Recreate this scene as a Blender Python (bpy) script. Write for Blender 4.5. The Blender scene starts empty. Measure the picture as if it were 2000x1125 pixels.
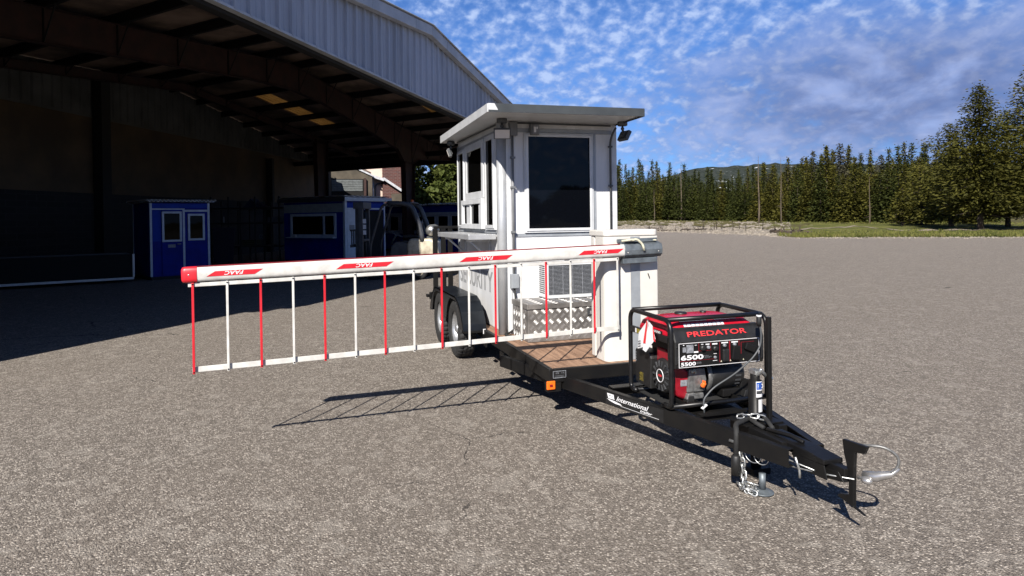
import bpy, bmesh, math, random
from mathutils import Vector, Matrix, noise
S = bpy.context.scene
COL = S.collection
R = math.radians
random.seed(7)

# ------------------------------------------------------------------ camera
CAM = Vector((5.035, -1.882, 1.660))
cam_d = bpy.data.cameras.new('camera')
cam = bpy.data.objects.new('camera', cam_d); COL.objects.link(cam)
yaw, pitch, roll = R(162.605), R(-0.405), R(0.768)
fw = Vector((math.cos(pitch)*math.cos(yaw), math.cos(pitch)*math.sin(yaw), math.sin(pitch)))
rt = fw.cross(Vector((0, 0, 1))).normalized(); dn = fw.cross(rt)
r2 = rt*math.cos(roll) + dn*math.sin(roll); d2_ = -rt*math.sin(roll) + dn*math.cos(roll)
mw = Matrix((r2, -d2_, -fw)).transposed().to_4x4(); mw.translation = CAM
cam.matrix_world = mw
cam_d.sensor_width = 36; cam_d.lens = 36*1277.1/2000
cam_d.shift_y = -(562.5-435.08)/2000
cam_d.clip_start = 0.05; cam_d.clip_end = 9000
S.camera = cam

# ------------------------------------------------------------------ sun and exposure
SUN_EL, SUN_AZ = 0.659, -0.619        # radians; azimuth from +x towards +y
sd = Vector((math.cos(SUN_EL)*math.cos(SUN_AZ), math.cos(SUN_EL)*math.sin(SUN_AZ), math.sin(SUN_EL)))
sun_d = bpy.data.lights.new('sun', 'SUN'); sun_d.energy = 5.0; sun_d.angle = R(0.5); sun_d.color = (1, 0.945, 0.87)
sun = bpy.data.objects.new('sun', sun_d); COL.objects.link(sun)
sun.rotation_euler = sd.to_track_quat('Z', 'Y').to_euler(); sun.location = (0, 0, 30)
S.view_settings.view_transform = 'Standard'; S.view_settings.look = 'None'
S.view_settings.exposure = 1.0; S.view_settings.gamma = 1
S.render.engine = 'CYCLES'; S.cycles.max_bounces = 6; S.cycles.use_denoising = True

# ------------------------------------------------------------------ world: clear blue with mottled cloud
W = bpy.data.worlds.new('World'); S.world = W; W.use_nodes = True
nt = W.node_tree; N = nt.nodes; L = nt.links; N.clear()
def nd(tree, t, **k):
    n = tree.nodes.new(t)
    for a, v in k.items():
        if a == 'ins':
            for i, x in v.items(): n.inputs[i].default_value = x
        else: setattr(n, a, v)
    return n
def mth(op, a, b=None, c=None, tree=None, clamp=False):
    tree = tree or nt
    n = tree.nodes.new('ShaderNodeMath'); n.operation = op; n.use_clamp = clamp
    for i, v in enumerate((a, b, c)):
        if v is None: continue
        if isinstance(v, (int, float)): n.inputs[i].default_value = v
        else: tree.links.new(v, n.inputs[i])
    return n.outputs[0]
def mixc(fac, a, b, tree=None, mode='MIX'):
    tree = tree or nt
    n = tree.nodes.new('ShaderNodeMix'); n.data_type = 'RGBA'; n.blend_type = mode
    for i, v in ((0, fac), (6, a), (7, b)):
        if isinstance(v, (int, float)): n.inputs[i].default_value = v
        elif isinstance(v, tuple): n.inputs[i].default_value = (*v, 1) if len(v) == 3 else v
        else: tree.links.new(v, n.inputs[i])
    return n.outputs[2]
def smooth(v, lo, hi, tree=None):
    tree = tree or nt
    n = tree.nodes.new('ShaderNodeMapRange'); n.interpolation_type = 'SMOOTHSTEP'
    tree.links.new(v, n.inputs[0]); n.inputs[1].default_value = lo; n.inputs[2].default_value = hi
    return n.outputs[0]
sky = nd(nt, 'ShaderNodeTexSky', sky_type='NISHITA', sun_disc=False, sun_elevation=SUN_EL,
         sun_rotation=math.pi/2 - SUN_AZ, air_density=1.0, dust_density=0.0, ozone_density=6.0, altitude=1500)
tc = nd(nt, 'ShaderNodeTexCoord'); sx = nd(nt, 'ShaderNodeSeparateXYZ'); L.new(tc.outputs['Generated'], sx.inputs[0])
z = mth('MAXIMUM', sx.outputs[2], 0.0)
den = mth('ADD', z, 0.50)
cx = nd(nt, 'ShaderNodeCombineXYZ'); L.new(mth('DIVIDE', sx.outputs[0], den), cx.inputs[0]); L.new(mth('DIVIDE', sx.outputs[1], den), cx.inputs[1])
def nz(scale, detail, rough, dist=0.0, vec=None, off=0):
    n = nd(nt, 'ShaderNodeTexNoise', ins={'Scale': scale, 'Detail': detail, 'Roughness': rough, 'Distortion': dist})
    m = nd(nt, 'ShaderNodeMapping'); m.inputs[1].default_value = (off, off*1.7, 0)
    L.new(vec or cx.outputs[0], m.inputs[0]); L.new(m.outputs[0], n.inputs['Vector']); return n.outputs['Fac']
big = nz(3.2, 3, 0.5, 0.2, off=3.1)
cell = nz(33, 4, 0.50, 0.1, off=5.0)
fine = nz(75, 4, 0.6, 0.1, off=1.0)
f1 = mth('ADD', mth('MULTIPLY', cell, 0.70), mth('ADD', mth('MULTIPLY', fine, 0.18), mth('MULTIPLY', big, 0.20)))
# cover gets thinner towards the zenith and away from this side of the sky
f1 = mth('SUBTRACT', f1, mth('MULTIPLY', smooth(z, 0.26, 0.60), 0.36))
cloud = smooth(f1, 0.450, 0.680)
veil = smooth(f1, 0.36, 0.60)
# one heavier bank low over the right-hand forest
dx = Vector((-0.660, 0.735, 0.155)).normalized()
vd = nd(nt, 'ShaderNodeVectorMath', operation='SUBTRACT'); L.new(tc.outputs['Generated'], vd.inputs[0]); vd.inputs[1].default_value = dx
mp = nd(nt, 'ShaderNodeMapping'); mp.vector_type = 'POINT'; mp.inputs[3].default_value = (3.0, 3.0, 9.0); L.new(vd.outputs[0], mp.inputs[0])
ln = nd(nt, 'ShaderNodeVectorMath', operation='LENGTH'); L.new(mp.outputs[0], ln.inputs[0])
bn = nz(8.5, 5, 0.55, 0.3, off=9.0)
bd = mth('SUBTRACT', ln.outputs['Value'], mth('MULTIPLY', mth('SUBTRACT', bn, 0.5), 1.6))
bank = mth('SUBTRACT', 1.0, smooth(bd, 0.30, 1.35))
skc = mixc(1.0, sky.outputs[0], (0.68, 0.94, 1.30), mode='MULTIPLY')
hz = mth('SUBTRACT', 1.0, smooth(z, 0.0, 0.30))
skc = mixc(mth('MULTIPLY', hz, 0.40), skc, (1.6, 2.7, 5.7))
skc = mixc(mth('MULTIPLY', smooth(z, 0.30, 0.75), 0.85), skc, (0.55, 0.85, 1.7))
c1 = mixc(smooth(cell, 0.42, 0.72), (2.7, 4.1, 8.0), (5.4, 6.8, 10.0))
col = mixc(mth('MULTIPLY', veil, 0.42), skc, (2.6, 4.3, 8.4))
col = mixc(mth('MULTIPLY', cloud, 0.86), col, c1)
bankc = mixc(smooth(bn, 0.36, 0.72), (1.5, 2.0, 4.1), (3.7, 4.6, 7.7))
col = mixc(mth('MULTIPLY', bank, 0.85), col, bankc)
bg = nd(nt, 'ShaderNodeBackground'); L.new(col, bg.inputs[0]); bg.inputs[1].default_value = 0.050
wo = nd(nt, 'ShaderNodeOutputWorld'); L.new(bg.outputs[0], wo.inputs[0])

# ------------------------------------------------------------------ materials
def srgb(r, g, b):
    f = lambda c: ((c/255)/12.92 if c/255 <= 0.04045 else (((c/255)+0.055)/1.055)**2.4)
    return (f(r), f(g), f(b))
def mat(name, c, rough=0.6, metal=0.0, var=0.12, scale=6.0, bump=0.0, bscale=60.0, spec=0.5, c2=None, stretch=None, rvar=0.1):
    m = bpy.data.materials.new(name); m.use_nodes = True
    t = m.node_tree; p = t.nodes['Principled BSDF']
    p.inputs['Roughness'].default_value = rough; p.inputs['Metallic'].default_value = metal
    p.inputs['Specular IOR Level'].default_value = spec
    co = t.nodes.new('ShaderNodeTexCoord'); src = co.outputs['Object']
    if stretch:
        mp = t.nodes.new('ShaderNodeMapping'); mp.inputs[3].default_value = stretch; t.links.new(src, mp.inputs[0]); src = mp.outputs[0]
    n = t.nodes.new('ShaderNodeTexNoise'); n.inputs['Scale'].default_value = scale; n.inputs['Detail'].default_value = 6; n.inputs['Roughness'].default_value = 0.6
    t.links.new(src, n.inputs['Vector'])
    c2 = c2 or tuple(x*(1-2.2*var) for x in c)
    hi = tuple(min(1, x*(1+var*0.6)) for x in c)
    f = smooth(n.outputs['Fac'], 0.3, 0.7, t)
    t.links.new(mixc(f, c2, hi, t), p.inputs['Base Color'])
    if rvar:
        t.links.new(mth('MULTIPLY_ADD', n.outputs['Fac'], rvar*2, rough-rvar, t, True), p.inputs['Roughness'])
    if bump:
        n2 = t.nodes.new('ShaderNodeTexNoise'); n2.inputs['Scale'].default_value = bscale; n2.inputs['Detail'].default_value = 4
        t.links.new(src, n2.inputs['Vector'])
        b = t.nodes.new('ShaderNodeBump'); b.inputs['Strength'].default_value = bump; b.inputs['Distance'].default_value = 0.01
        t.links.new(n2.outputs['Fac'], b.inputs['Height']); t.links.new(b.outputs[0], p.inputs['Normal'])
    return m
M = {}
M['white'] = mat('white_panel', (0.60, 0.605, 0.61), 0.38, var=0.07, scale=5, bump=0.03, bscale=9, stretch=(1, 1, .12))
M['cream'] = mat('cream_enamel', (0.54, 0.52, 0.48), 0.35, var=0.05, scale=3, bump=0.02, bscale=12)
M['white_trim'] = mat('white_trim', (0.50, 0.51, 0.52), 0.35, var=0.06)
M['post_alu'] = mat('satin_aluminium', (0.40, 0.41, 0.42), 0.35, 0.35, var=0.05)
M['alu'] = mat('aluminium', (0.40, 0.41, 0.42), 0.38, 0.7, var=0.08, scale=9)
M['alu_dull_shaded'] = mat('dull_shaded_aluminium', (0.040, 0.046, 0.050), 0.55, 0.1, var=0.1, scale=4)  # dull metal on the forklift; on the booth fascia the darkness is painted shade
M['trim_grey'] = mat('grey_trim', (0.30, 0.32, 0.34), 0.45, 0.3, var=0.08)
M['conduit'] = mat('conduit_grey', (0.15, 0.155, 0.16), 0.5, 0.2, var=0.1)
M['dark_conduit'] = mat('dark_conduit', (0.06, 0.065, 0.07), 0.5, 0.1)
M['steel'] = mat('stainless', (0.55, 0.56, 0.57), 0.3, 0.95, var=0.08, scale=14, stretch=(1, 1, 12))
M['chrome'] = mat('chrome', (0.46, 0.45, 0.44), 0.32, 0.75, var=0.1, scale=20)
M['zinc'] = mat('zinc_chain', (0.50, 0.51, 0.50), 0.4, 0.85, var=0.15, scale=40)
M['galv'] = mat('galvanised', (0.13, 0.15, 0.165), 0.5, 0.4, var=0.15, scale=16)
M['black'] = mat('black_paint', (0.0045, 0.0045, 0.0048), 0.45, 0.0, var=0.25, scale=7, bump=0.05, bscale=40, c2=(0.009, 0.0085, 0.008), spec=0.2)
M['black_tube'] = mat('black_powder_coat', (0.006, 0.006, 0.0065), 0.38, var=0.2, scale=20, spec=0.4)
M['black_plastic'] = mat('black_plastic', (0.010, 0.010, 0.010), 0.5, var=0.15, scale=20, bump=0.05, bscale=200)
M['fender'] = mat('fender_black', (0.007, 0.009, 0.012), 0.33, var=0.25, scale=4, spec=0.35)
M['rubber'] = mat('rubber', (0.016, 0.016, 0.016), 0.8, var=0.2, scale=20, bump=0.15, bscale=90)
M['rim'] = mat('rim_silver', (0.42, 0.43, 0.44), 0.35, 0.7, var=0.08, scale=12)
M['red_gen'] = mat('red_enamel', (0.42, 0.008, 0.022), 0.28, var=0.12, scale=8)
M['red_dark'] = mat('dark_red_enamel', (0.22, 0.006, 0.014), 0.35, var=0.2, scale=8)
M['red'] = mat('signal_red', (0.50, 0.012, 0.022), 0.4, var=0.08, scale=9)
M['red_text'] = mat('red_lettering', (0.62, 0.03, 0.035), 0.5, var=0.05)
M['rust_red'] = mat('oxide_red', (0.036, 0.013, 0.010), 0.75, var=0.25, scale=3)
M['white_arm'] = mat('white_powder', (0.52, 0.51, 0.48), 0.38, var=0.09, scale=11)
M['paper'] = mat('paper_white', (0.60, 0.60, 0.60), 0.7, var=0.05)
M['label_white'] = mat('label_white', (0.62, 0.62, 0.63), 0.5, var=0.03)
M['label_grey'] = mat('label_grey', (0.20, 0.21, 0.23), 0.5, var=0.2, scale=60)
M['letter_grey'] = mat('letter_grey', (0.27, 0.275, 0.28), 0.5, var=0.06)
M['navy_label'] = mat('label_blue', (0.02, 0.07, 0.30), 0.4, var=0.05)
M['orange'] = mat('amber_lens', (0.75, 0.14, 0.01), 0.25, var=0.12, scale=60)
M['orange_cap'] = mat('orange_cap', (0.80, 0.13, 0.02), 0.4, var=0.05)
M['cast'] = mat('cast_aluminium', (0.20, 0.20, 0.195), 0.5, 0.6, var=0.2, scale=30, bump=0.1, bscale=120)
M['tape'] = mat('pale_tape', (0.50, 0.48, 0.36), 0.6, var=0.15, scale=30)
M['blue'] = mat('booth_blue', (0.004, 0.014, 0.21), 0.6, var=0.12, scale=2, spec=0.15)
M['blue_hi'] = mat('booth_blue_light', (0.006, 0.036, 0.30), 0.6, var=0.1, scale=2, spec=0.15)
M['booth_trim'] = mat('booth_trim', (0.42, 0.46, 0.52), 0.45, var=0.08)
M['booth_panel'] = mat('booth_panel_grey', (0.42, 0.46, 0.52), 0.45, var=0.06)
M['header_grey'] = mat('header_grey', (0.26, 0.28, 0.28), 0.6, var=0.1)
M['dark_grey'] = mat('dark_grey', (0.035, 0.037, 0.04), 0.6, var=0.15)
M['fork_body'] = mat('forklift_cream', (0.42, 0.38, 0.29), 0.45, var=0.15, scale=3, c2=(0.16, 0.13, 0.09))
M['fork_dark'] = mat('forklift_dark', (0.045, 0.048, 0.054), 0.5, var=0.2)
M['tank_alu'] = mat('gas_bottle_aluminium', (0.48, 0.48, 0.47), 0.32, 0.85, var=0.12, scale=12)
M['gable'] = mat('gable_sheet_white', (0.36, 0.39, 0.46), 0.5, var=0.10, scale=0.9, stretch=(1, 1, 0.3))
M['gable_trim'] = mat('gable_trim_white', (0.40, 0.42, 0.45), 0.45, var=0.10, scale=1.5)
M['ceiling'] = mat('ceiling_insulation', (0.28, 0.20, 0.15), 0.9, var=0.35, scale=0.6, bump=0.3, bscale=3)
M['purlin'] = mat('purlin_dark', (0.008, 0.0075, 0.0075), 0.8, var=0.2)
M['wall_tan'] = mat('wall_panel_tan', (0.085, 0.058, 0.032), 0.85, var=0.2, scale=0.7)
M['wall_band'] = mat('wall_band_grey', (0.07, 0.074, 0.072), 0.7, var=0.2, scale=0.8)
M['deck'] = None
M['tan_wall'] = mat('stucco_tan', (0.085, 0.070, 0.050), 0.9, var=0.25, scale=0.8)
M['cream_wall'] = mat('cream_masonry', (0.55, 0.43, 0.36), 0.85, var=0.08, scale=1.2)
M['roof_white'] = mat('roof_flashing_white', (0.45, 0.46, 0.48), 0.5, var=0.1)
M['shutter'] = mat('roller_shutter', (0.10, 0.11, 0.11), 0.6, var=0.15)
M['bark'] = mat('bark', (0.045, 0.032, 0.022), 0.9, var=0.3, scale=3, stretch=(1, 1, 0.2))
M['bark_pale'] = mat('bark_pale', (0.10, 0.076, 0.05), 0.9, var=0.3, scale=2, stretch=(1, 1, 0.2))
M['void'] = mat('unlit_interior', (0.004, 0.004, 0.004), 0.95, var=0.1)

def glass(name, c, rough=0.03, spec=0.4):
    m = bpy.data.materials.new(name); m.use_nodes = True; t = m.node_tree; p = t.nodes['Principled BSDF']
    p.inputs['Base Color'].default_value = (*c, 1); p.inputs['Roughness'].default_value = rough
    p.inputs['Specular IOR Level'].default_value = spec
    co = t.nodes.new('ShaderNodeTexCoord'); n = t.nodes.new('ShaderNodeTexNoise'); n.inputs['Scale'].default_value = 1.6
    t.links.new(co.outputs['Object'], n.inputs['Vector'])
    b = t.nodes.new('ShaderNodeBump'); b.inputs['Strength'].default_value = 0.04; b.inputs['Distance'].default_value = 0.05
    t.links.new(n.outputs['Fac'], b.inputs['Height']); t.links.new(b.outputs[0], p.inputs['Normal'])
    return m
M['glass'] = glass('tinted_glass', (0.002, 0.0025, 0.004), spec=0.18)
M['glass_dark'] = glass('dark_glass', (0.002, 0.002, 0.002), spec=0.08)
M['lens'] = glass('lamp_lens', (0.55, 0.52, 0.48), 0.2, 0.5)

def foliage(name, a, b, dark=0.45, trans=0.25):
    m = bpy.data.materials.new(name); m.use_nodes = True; t = m.node_tree; p = t.nodes['Principled BSDF']
    p.inputs['Roughness'].default_value = 0.7; p.inputs['Specular IOR Level'].default_value = 0.15
    co = t.nodes.new('ShaderNodeTexCoord'); n = t.nodes.new('ShaderNodeTexNoise'); n.inputs['Scale'].default_value = 0.9; n.inputs['Detail'].default_value = 5
    t.links.new(co.outputs['Object'], n.inputs['Vector'])
    oi = t.nodes.new('ShaderNodeObjectInfo')
    f = mth('ADD', mth('MULTIPLY', smooth(n.outputs['Fac'], 0.3, 0.7, t), 0.6, None, t), mth('MULTIPLY', oi.outputs['Random'], 0.4, None, t), None, t)
    colr = mixc(f, a, b, t)
    t.links.new(colr, p.inputs['Base Color'])
    tr = t.nodes.new('ShaderNodeBsdfTranslucent'); t.links.new(colr, tr.inputs[0])
    mx = t.nodes.new('ShaderNodeMixShader'); mx.inputs[0].default_value = trans
    t.links.new(p.outputs[0], mx.inputs[1]); t.links.new(tr.outputs[0], mx.inputs[2])
    t.links.new(mx.outputs[0], t.nodes['Material Output'].inputs[0])
    return m
M['spruce'] = foliage('spruce_needles', (0.020, 0.027, 0.007), (0.060, 0.068, 0.014))
M['spruce_olive'] = foliage('olive_needles', (0.032, 0.034, 0.007), (0.105, 0.096, 0.016))
M['grey_wood'] = foliage('grey_green_crowns', (0.040, 0.040, 0.026), (0.085, 0.080, 0.050))
M['leafy'] = foliage('broad_leaves', (0.030, 0.050, 0.010), (0.105, 0.120, 0.030), trans=0.3)

# asphalt: coarse exposed aggregate
def asphalt():
    m = bpy.data.materials.new('asphalt_exposed_aggregate'); m.use_nodes = True; t = m.node_tree; p = t.nodes['Principled BSDF']
    p.inputs['Specular IOR Level'].default_value = 0.25
    co = t.nodes.new('ShaderNodeTexCoord'); src = co.outputs['Object']
    def noi(sc, de=4, ro=0.6):
        n = t.nodes.new('ShaderNodeTexNoise'); n.inputs['Scale'].default_value = sc; n.inputs['Detail'].default_value = de; n.inputs['Roughness'].default_value = ro
        t.links.new(src, n.inputs['Vector']); return n.outputs['Fac']
    def vor(sc, out='Color', feat='F1'):
        v = t.nodes.new('ShaderNodeTexVoronoi'); v.feature = feat; v.inputs['Scale'].default_value = sc
        t.links.new(src, v.inputs['Vector']); return v
    v1 = vor(92); v2 = vor(165); v3 = vor(20)
    s1 = t.nodes.new('ShaderNodeSeparateColor'); t.links.new(v1.outputs['Color'], s1.inputs[0])
    s2 = t.nodes.new('ShaderNodeSeparateColor'); t.links.new(v2.outputs['Color'], s2.inputs[0])
    s3 = t.nodes.new('ShaderNodeSeparateColor'); t.links.new(v3.outputs['Color'], s3.inputs[0])
    base = mixc(s1.outputs[0], (0.112, 0.097, 0.082), (0.240, 0.209, 0.178), t)
    base = mixc(mth('MULTIPLY', s2.outputs[1], 0.45, None, t), base, (0.25, 0.219, 0.188), t)
    pale = mth('GREATER_THAN', s1.outputs[2], 0.87, None, t)
    base = mixc(mth('MULTIPLY', pale, 0.75, None, t), base, (0.52, 0.465, 0.40), t)
    darkp = mth('LESS_THAN', s2.outputs[2], 0.14, None, t)
    base = mixc(mth('MULTIPLY', darkp, 0.8, None, t), base, (0.060, 0.050, 0.042), t)
    gap = smooth(v1.outputs['Distance'], 0.35, 0.75, t)
    base = mixc(mth('MULTIPLY', gap, 0.5, None, t), base, (0.055, 0.047, 0.040), t)
    # broad wear and faint reddish stains
    base = mixc(mth('MULTIPLY', smooth(noi(0.35, 5), 0.35, 0.72, t), 0.30, None, t), base, (0.160, 0.135, 0.111), t)
    base = mixc(mth('MULTIPLY', smooth(noi(0.9, 6, 0.7), 0.55, 0.85, t), 0.16, None, t), base, (0.26, 0.230, 0.192), t)
    base = mixc(mth('MULTIPLY', smooth(noi(1.7, 4), 0.66, 0.80, t), 0.20, None, t), base, (0.25, 0.175, 0.138), t)
    v5 = vor(38); s5 = t.nodes.new('ShaderNodeSeparateColor'); t.links.new(v5.outputs['Color'], s5.inputs[0])
    base = mixc(mth('MULTIPLY', mth('GREATER_THAN', s5.outputs[0], 0.88, None, t), 0.28, None, t), base, (0.42, 0.38, 0.33), t)
    base = mixc(mth('MULTIPLY', mth('LESS_THAN', s5.outputs[0], 0.14, None, t), 0.30, None, t), base, (0.07, 0.06, 0.05), t)
    v4 = vor(9); s4 = t.nodes.new('ShaderNodeSeparateColor'); t.links.new(v4.outputs['Color'], s4.inputs[0])
    base = mixc(mth('MULTIPLY', smooth(noi(16, 5, 0.75), 0.42, 0.70, t), 0.20, None, t), base, (0.31, 0.272, 0.230), t)
    base = mixc(mth('MULTIPLY', smooth(noi(4.5, 5, 0.75), 0.50, 0.72, t), 0.22, None, t), base, (0.120, 0.100, 0.082), t)
    base = mixc(mth('MULTIPLY', mth('GREATER_THAN', s4.outputs[0], 0.90, None, t), 0.22, None, t), base, (0.34, 0.31, 0.27), t)
    # a few hairline cracks
    cr = vor(0.55, feat='DISTANCE_TO_EDGE')
    wob = t.nodes.new('ShaderNodeTexNoise'); wob.inputs['Scale'].default_value = 6; wob.inputs['Detail'].default_value = 5; t.links.new(src, wob.inputs['Vector'])
    vm = t.nodes.new('ShaderNodeVectorMath'); vm.operation = 'MULTIPLY_ADD'; t.links.new(wob.outputs['Color'], vm.inputs[0]); vm.inputs[1].default_value = (0.28, 0.28, 0); t.links.new(src, vm.inputs[2])
    t.links.new(vm.outputs[0], cr.inputs['Vector'])
    line = mth('LESS_THAN', cr.outputs['Distance'], 0.0022, None, t)
    line = mth('MULTIPLY', line, smooth(noi(0.45, 2), 0.56, 0.60, t), None, t)
    base = mixc(mth('MULTIPLY', line, 0.8, None, t), base, (0.015, 0.014, 0.014), t)
    t.links.new(base, p.inputs['Base Color'])
    p.inputs['Roughness'].default_value = 0.85
    h = mth('ADD', mth('MULTIPLY', v1.outputs['Distance'], -0.8, None, t), mth('MULTIPLY', s1.outputs[1], 0.8, None, t), None, t)
    h = mth('ADD', h, mth('MULTIPLY', v2.outputs['Distance'], -0.4, None, t), None, t)
    b = t.nodes.new('ShaderNodeBump'); b.inputs['Strength'].default_value = 0.9; b.inputs['Distance'].default_value = 0.009
    t.links.new(h, b.inputs['Height']); t.links.new(b.outputs[0], p.inputs['Normal'])
    return m
M['asphalt'] = asphalt()
def ground_mat(name, a, b, c, s1=0.6, s2=6, bump=0.6, stone=0):
    m = bpy.data.materials.new(name); m.use_nodes = True; t = m.node_tree; p = t.nodes['Principled BSDF']; p.inputs['Roughness'].default_value = 0.95
    p.inputs['Specular IOR Level'].default_value = 0.1
    co = t.nodes.new('ShaderNodeTexCoord'); src = co.outputs['Object']
    def noi(sc):
        n = t.nodes.new('ShaderNodeTexNoise'); n.inputs['Scale'].default_value = sc; n.inputs['Detail'].default_value = 6; n.inputs['Roughness'].default_value = 0.65
        t.links.new(src, n.inputs['Vector']); return n.outputs['Fac']
    base = mixc(smooth(noi(s1), 0.35, 0.65, t), a, b, t)
    base = mixc(smooth(noi(s2), 0.45, 0.75, t), base, c, t)
    if stone:
        v = t.nodes.new('ShaderNodeTexVoronoi'); v.inputs['Scale'].default_value = stone; t.links.new(src, v.inputs['Vector'])
        sc_ = t.nodes.new('ShaderNodeSeparateColor'); t.links.new(v.outputs['Color'], sc_.inputs[0])
        base = mixc(mth('MULTIPLY', sc_.outputs[0], 0.6, None, t), base, tuple(x*1.7 for x in b), t)
    t.links.new(base, p.inputs['Base Color'])
    bb = t.nodes.new('ShaderNodeBump'); bb.inputs['Strength'].default_value = bump; bb.inputs['Distance'].default_value = 0.15
    t.links.new(noi(s2*2), bb.inputs['Height']); t.links.new(bb.outputs[0], p.inputs['Normal'])
    return m
M['grass'] = ground_mat('meadow_grass', (0.045, 0.055, 0.014), (0.115, 0.120, 0.030), (0.16, 0.14, 0.055), 0.25, 2.5)
M['verge'] = ground_mat('forest_verge', (0.050, 0.050, 0.018), (0.090, 0.080, 0.030), (0.12, 0.095, 0.045), 0.08, 0.8)
M['gravel'] = ground_mat('pale_gravel', (0.145, 0.126, 0.105), (0.20, 0.176, 0.148), (0.10, 0.092, 0.060), 0.2, 3, stone=3.0)
M['path'] = ground_mat('sandy_path', (0.20, 0.17, 0.13), (0.26, 0.22, 0.17), (0.15, 0.13, 0.09), 0.4, 5)
def hill_mat():
    m = bpy.data.materials.new('forested_hillside'); m.use_nodes = True; t = m.node_tree; p = t.nodes['Principled BSDF']; p.inputs['Roughness'].default_value = 1
    p.inputs['Specular IOR Level'].default_value = 0.0
    co = t.nodes.new('ShaderNodeTexCoord'); src = co.outputs['Object']
    def noi(sc, st=None):
        n = t.nodes.new('ShaderNodeTexNoise'); n.inputs['Scale'].default_value = sc; n.inputs['Detail'].default_value = 8; n.inputs['Roughness'].default_value = 0.7
        if st:
            mp = t.nodes.new('ShaderNodeMapping'); mp.inputs[3].default_value = st; t.links.new(src, mp.inputs[0]); t.links.new(mp.outputs[0], n.inputs['Vector'])
        else: t.links.new(src, n.inputs['Vector'])
        return n.outputs['Fac']
    base = mixc(smooth(noi(0.22, (1, 1, .5)), 0.38, 0.62, t), (0.016, 0.022, 0.020), (0.044, 0.050, 0.046), t)
    snow = mth('MULTIPLY', smooth(noi(0.05), 0.61, 0.635, t), smooth(noi(0.011), 0.45, 0.55, t), None, t)
    base = mixc(snow, base, (0.60, 0.63, 0.68), t)
    t.links.new(base, p.inputs['Base Color']); return m
M['hill'] = hill_mat()
def plywood():
    m = mat('deck_plywood', (0.27, 0.165, 0.105), 0.7, var=0.22, scale=3, stretch=(1, 8, 1), bump=0.2, bscale=30, c2=(0.15, 0.085, 0.052)); return m
M['deck'] = plywood()
def brick():
    m = bpy.data.materials.new('red_brick'); m.use_nodes = True; t = m.node_tree; p = t.nodes['Principled BSDF']; p.inputs['Roughness'].default_value = 0.9
    co = t.nodes.new('ShaderNodeTexCoord'); mp = t.nodes.new('ShaderNodeMapping'); mp.inputs[2].default_value = (R(90), 0, R(90))
    sp = t.nodes.new('ShaderNodeSeparateXYZ'); t.links.new(co.outputs['Object'], sp.inputs[0])
    cb_ = t.nodes.new('ShaderNodeCombineXYZ'); t.links.new(mth('ADD', sp.outputs[0], sp.outputs[1], None, t), cb_.inputs[0]); t.links.new(sp.outputs[2], cb_.inputs[1])
    b = t.nodes.new('ShaderNodeTexBrick'); t.links.new(cb_.outputs[0], b.inputs['Vector'])
    b.inputs['Color1'].default_value = (0.085, 0.026, 0.020, 1); b.inputs['Color2'].default_value = (0.055, 0.018, 0.016, 1); b.inputs['Mortar'].default_value = (0.11, 0.085, 0.075, 1)
    b.inputs['Scale'].default_value = 1; b.inputs['Brick Width'].default_value = 0.3; b.inputs['Row Height'].default_value = 0.11; b.inputs['Mortar Size'].default_value = 0.012
    t.links.new(b.outputs[0], p.inputs['Base Color']); return m
M['brick'] = brick()
def block():
    m = brick(); m.name = 'concrete_block'
    b = [n for n in m.node_tree.nodes if n.type == 'TEX_BRICK'][0]
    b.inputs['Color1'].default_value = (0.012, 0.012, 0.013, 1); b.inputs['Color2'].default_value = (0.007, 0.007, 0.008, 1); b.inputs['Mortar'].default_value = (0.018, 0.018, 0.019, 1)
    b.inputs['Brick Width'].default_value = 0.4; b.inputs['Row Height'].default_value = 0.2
    return m
M['block'] = block()
def skylight():
    m = bpy.data.materials.new('fibreglass_skylight'); m.use_nodes = True; t = m.node_tree; t.nodes.clear()
    tr = t.nodes.new('ShaderNodeBsdfTranslucent'); df = t.nodes.new('ShaderNodeBsdfDiffuse')
    co = t.nodes.new('ShaderNodeTexCoord'); w = t.nodes.new('ShaderNodeTexNoise'); w.inputs['Scale'].default_value = 2.5
    t.links.new(co.outputs['Object'], w.inputs['Vector'])
    c = mixc(w.outputs['Fac'], (0.24, 0.165, 0.075), (0.44, 0.32, 0.17), t)
    t.links.new(c, tr.inputs[0]); t.links.new(c, df.inputs[0])
    mx = t.nodes.new('ShaderNodeMixShader'); mx.inputs[0].default_value = 0.4
    t.links.new(tr.outputs[0], mx.inputs[1]); t.links.new(df.outputs[0], mx.inputs[2])
    o = t.nodes.new('ShaderNodeOutputMaterial'); t.links.new(mx.outputs[0], o.inputs[0]); return m
M['skylight'] = skylight()

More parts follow.
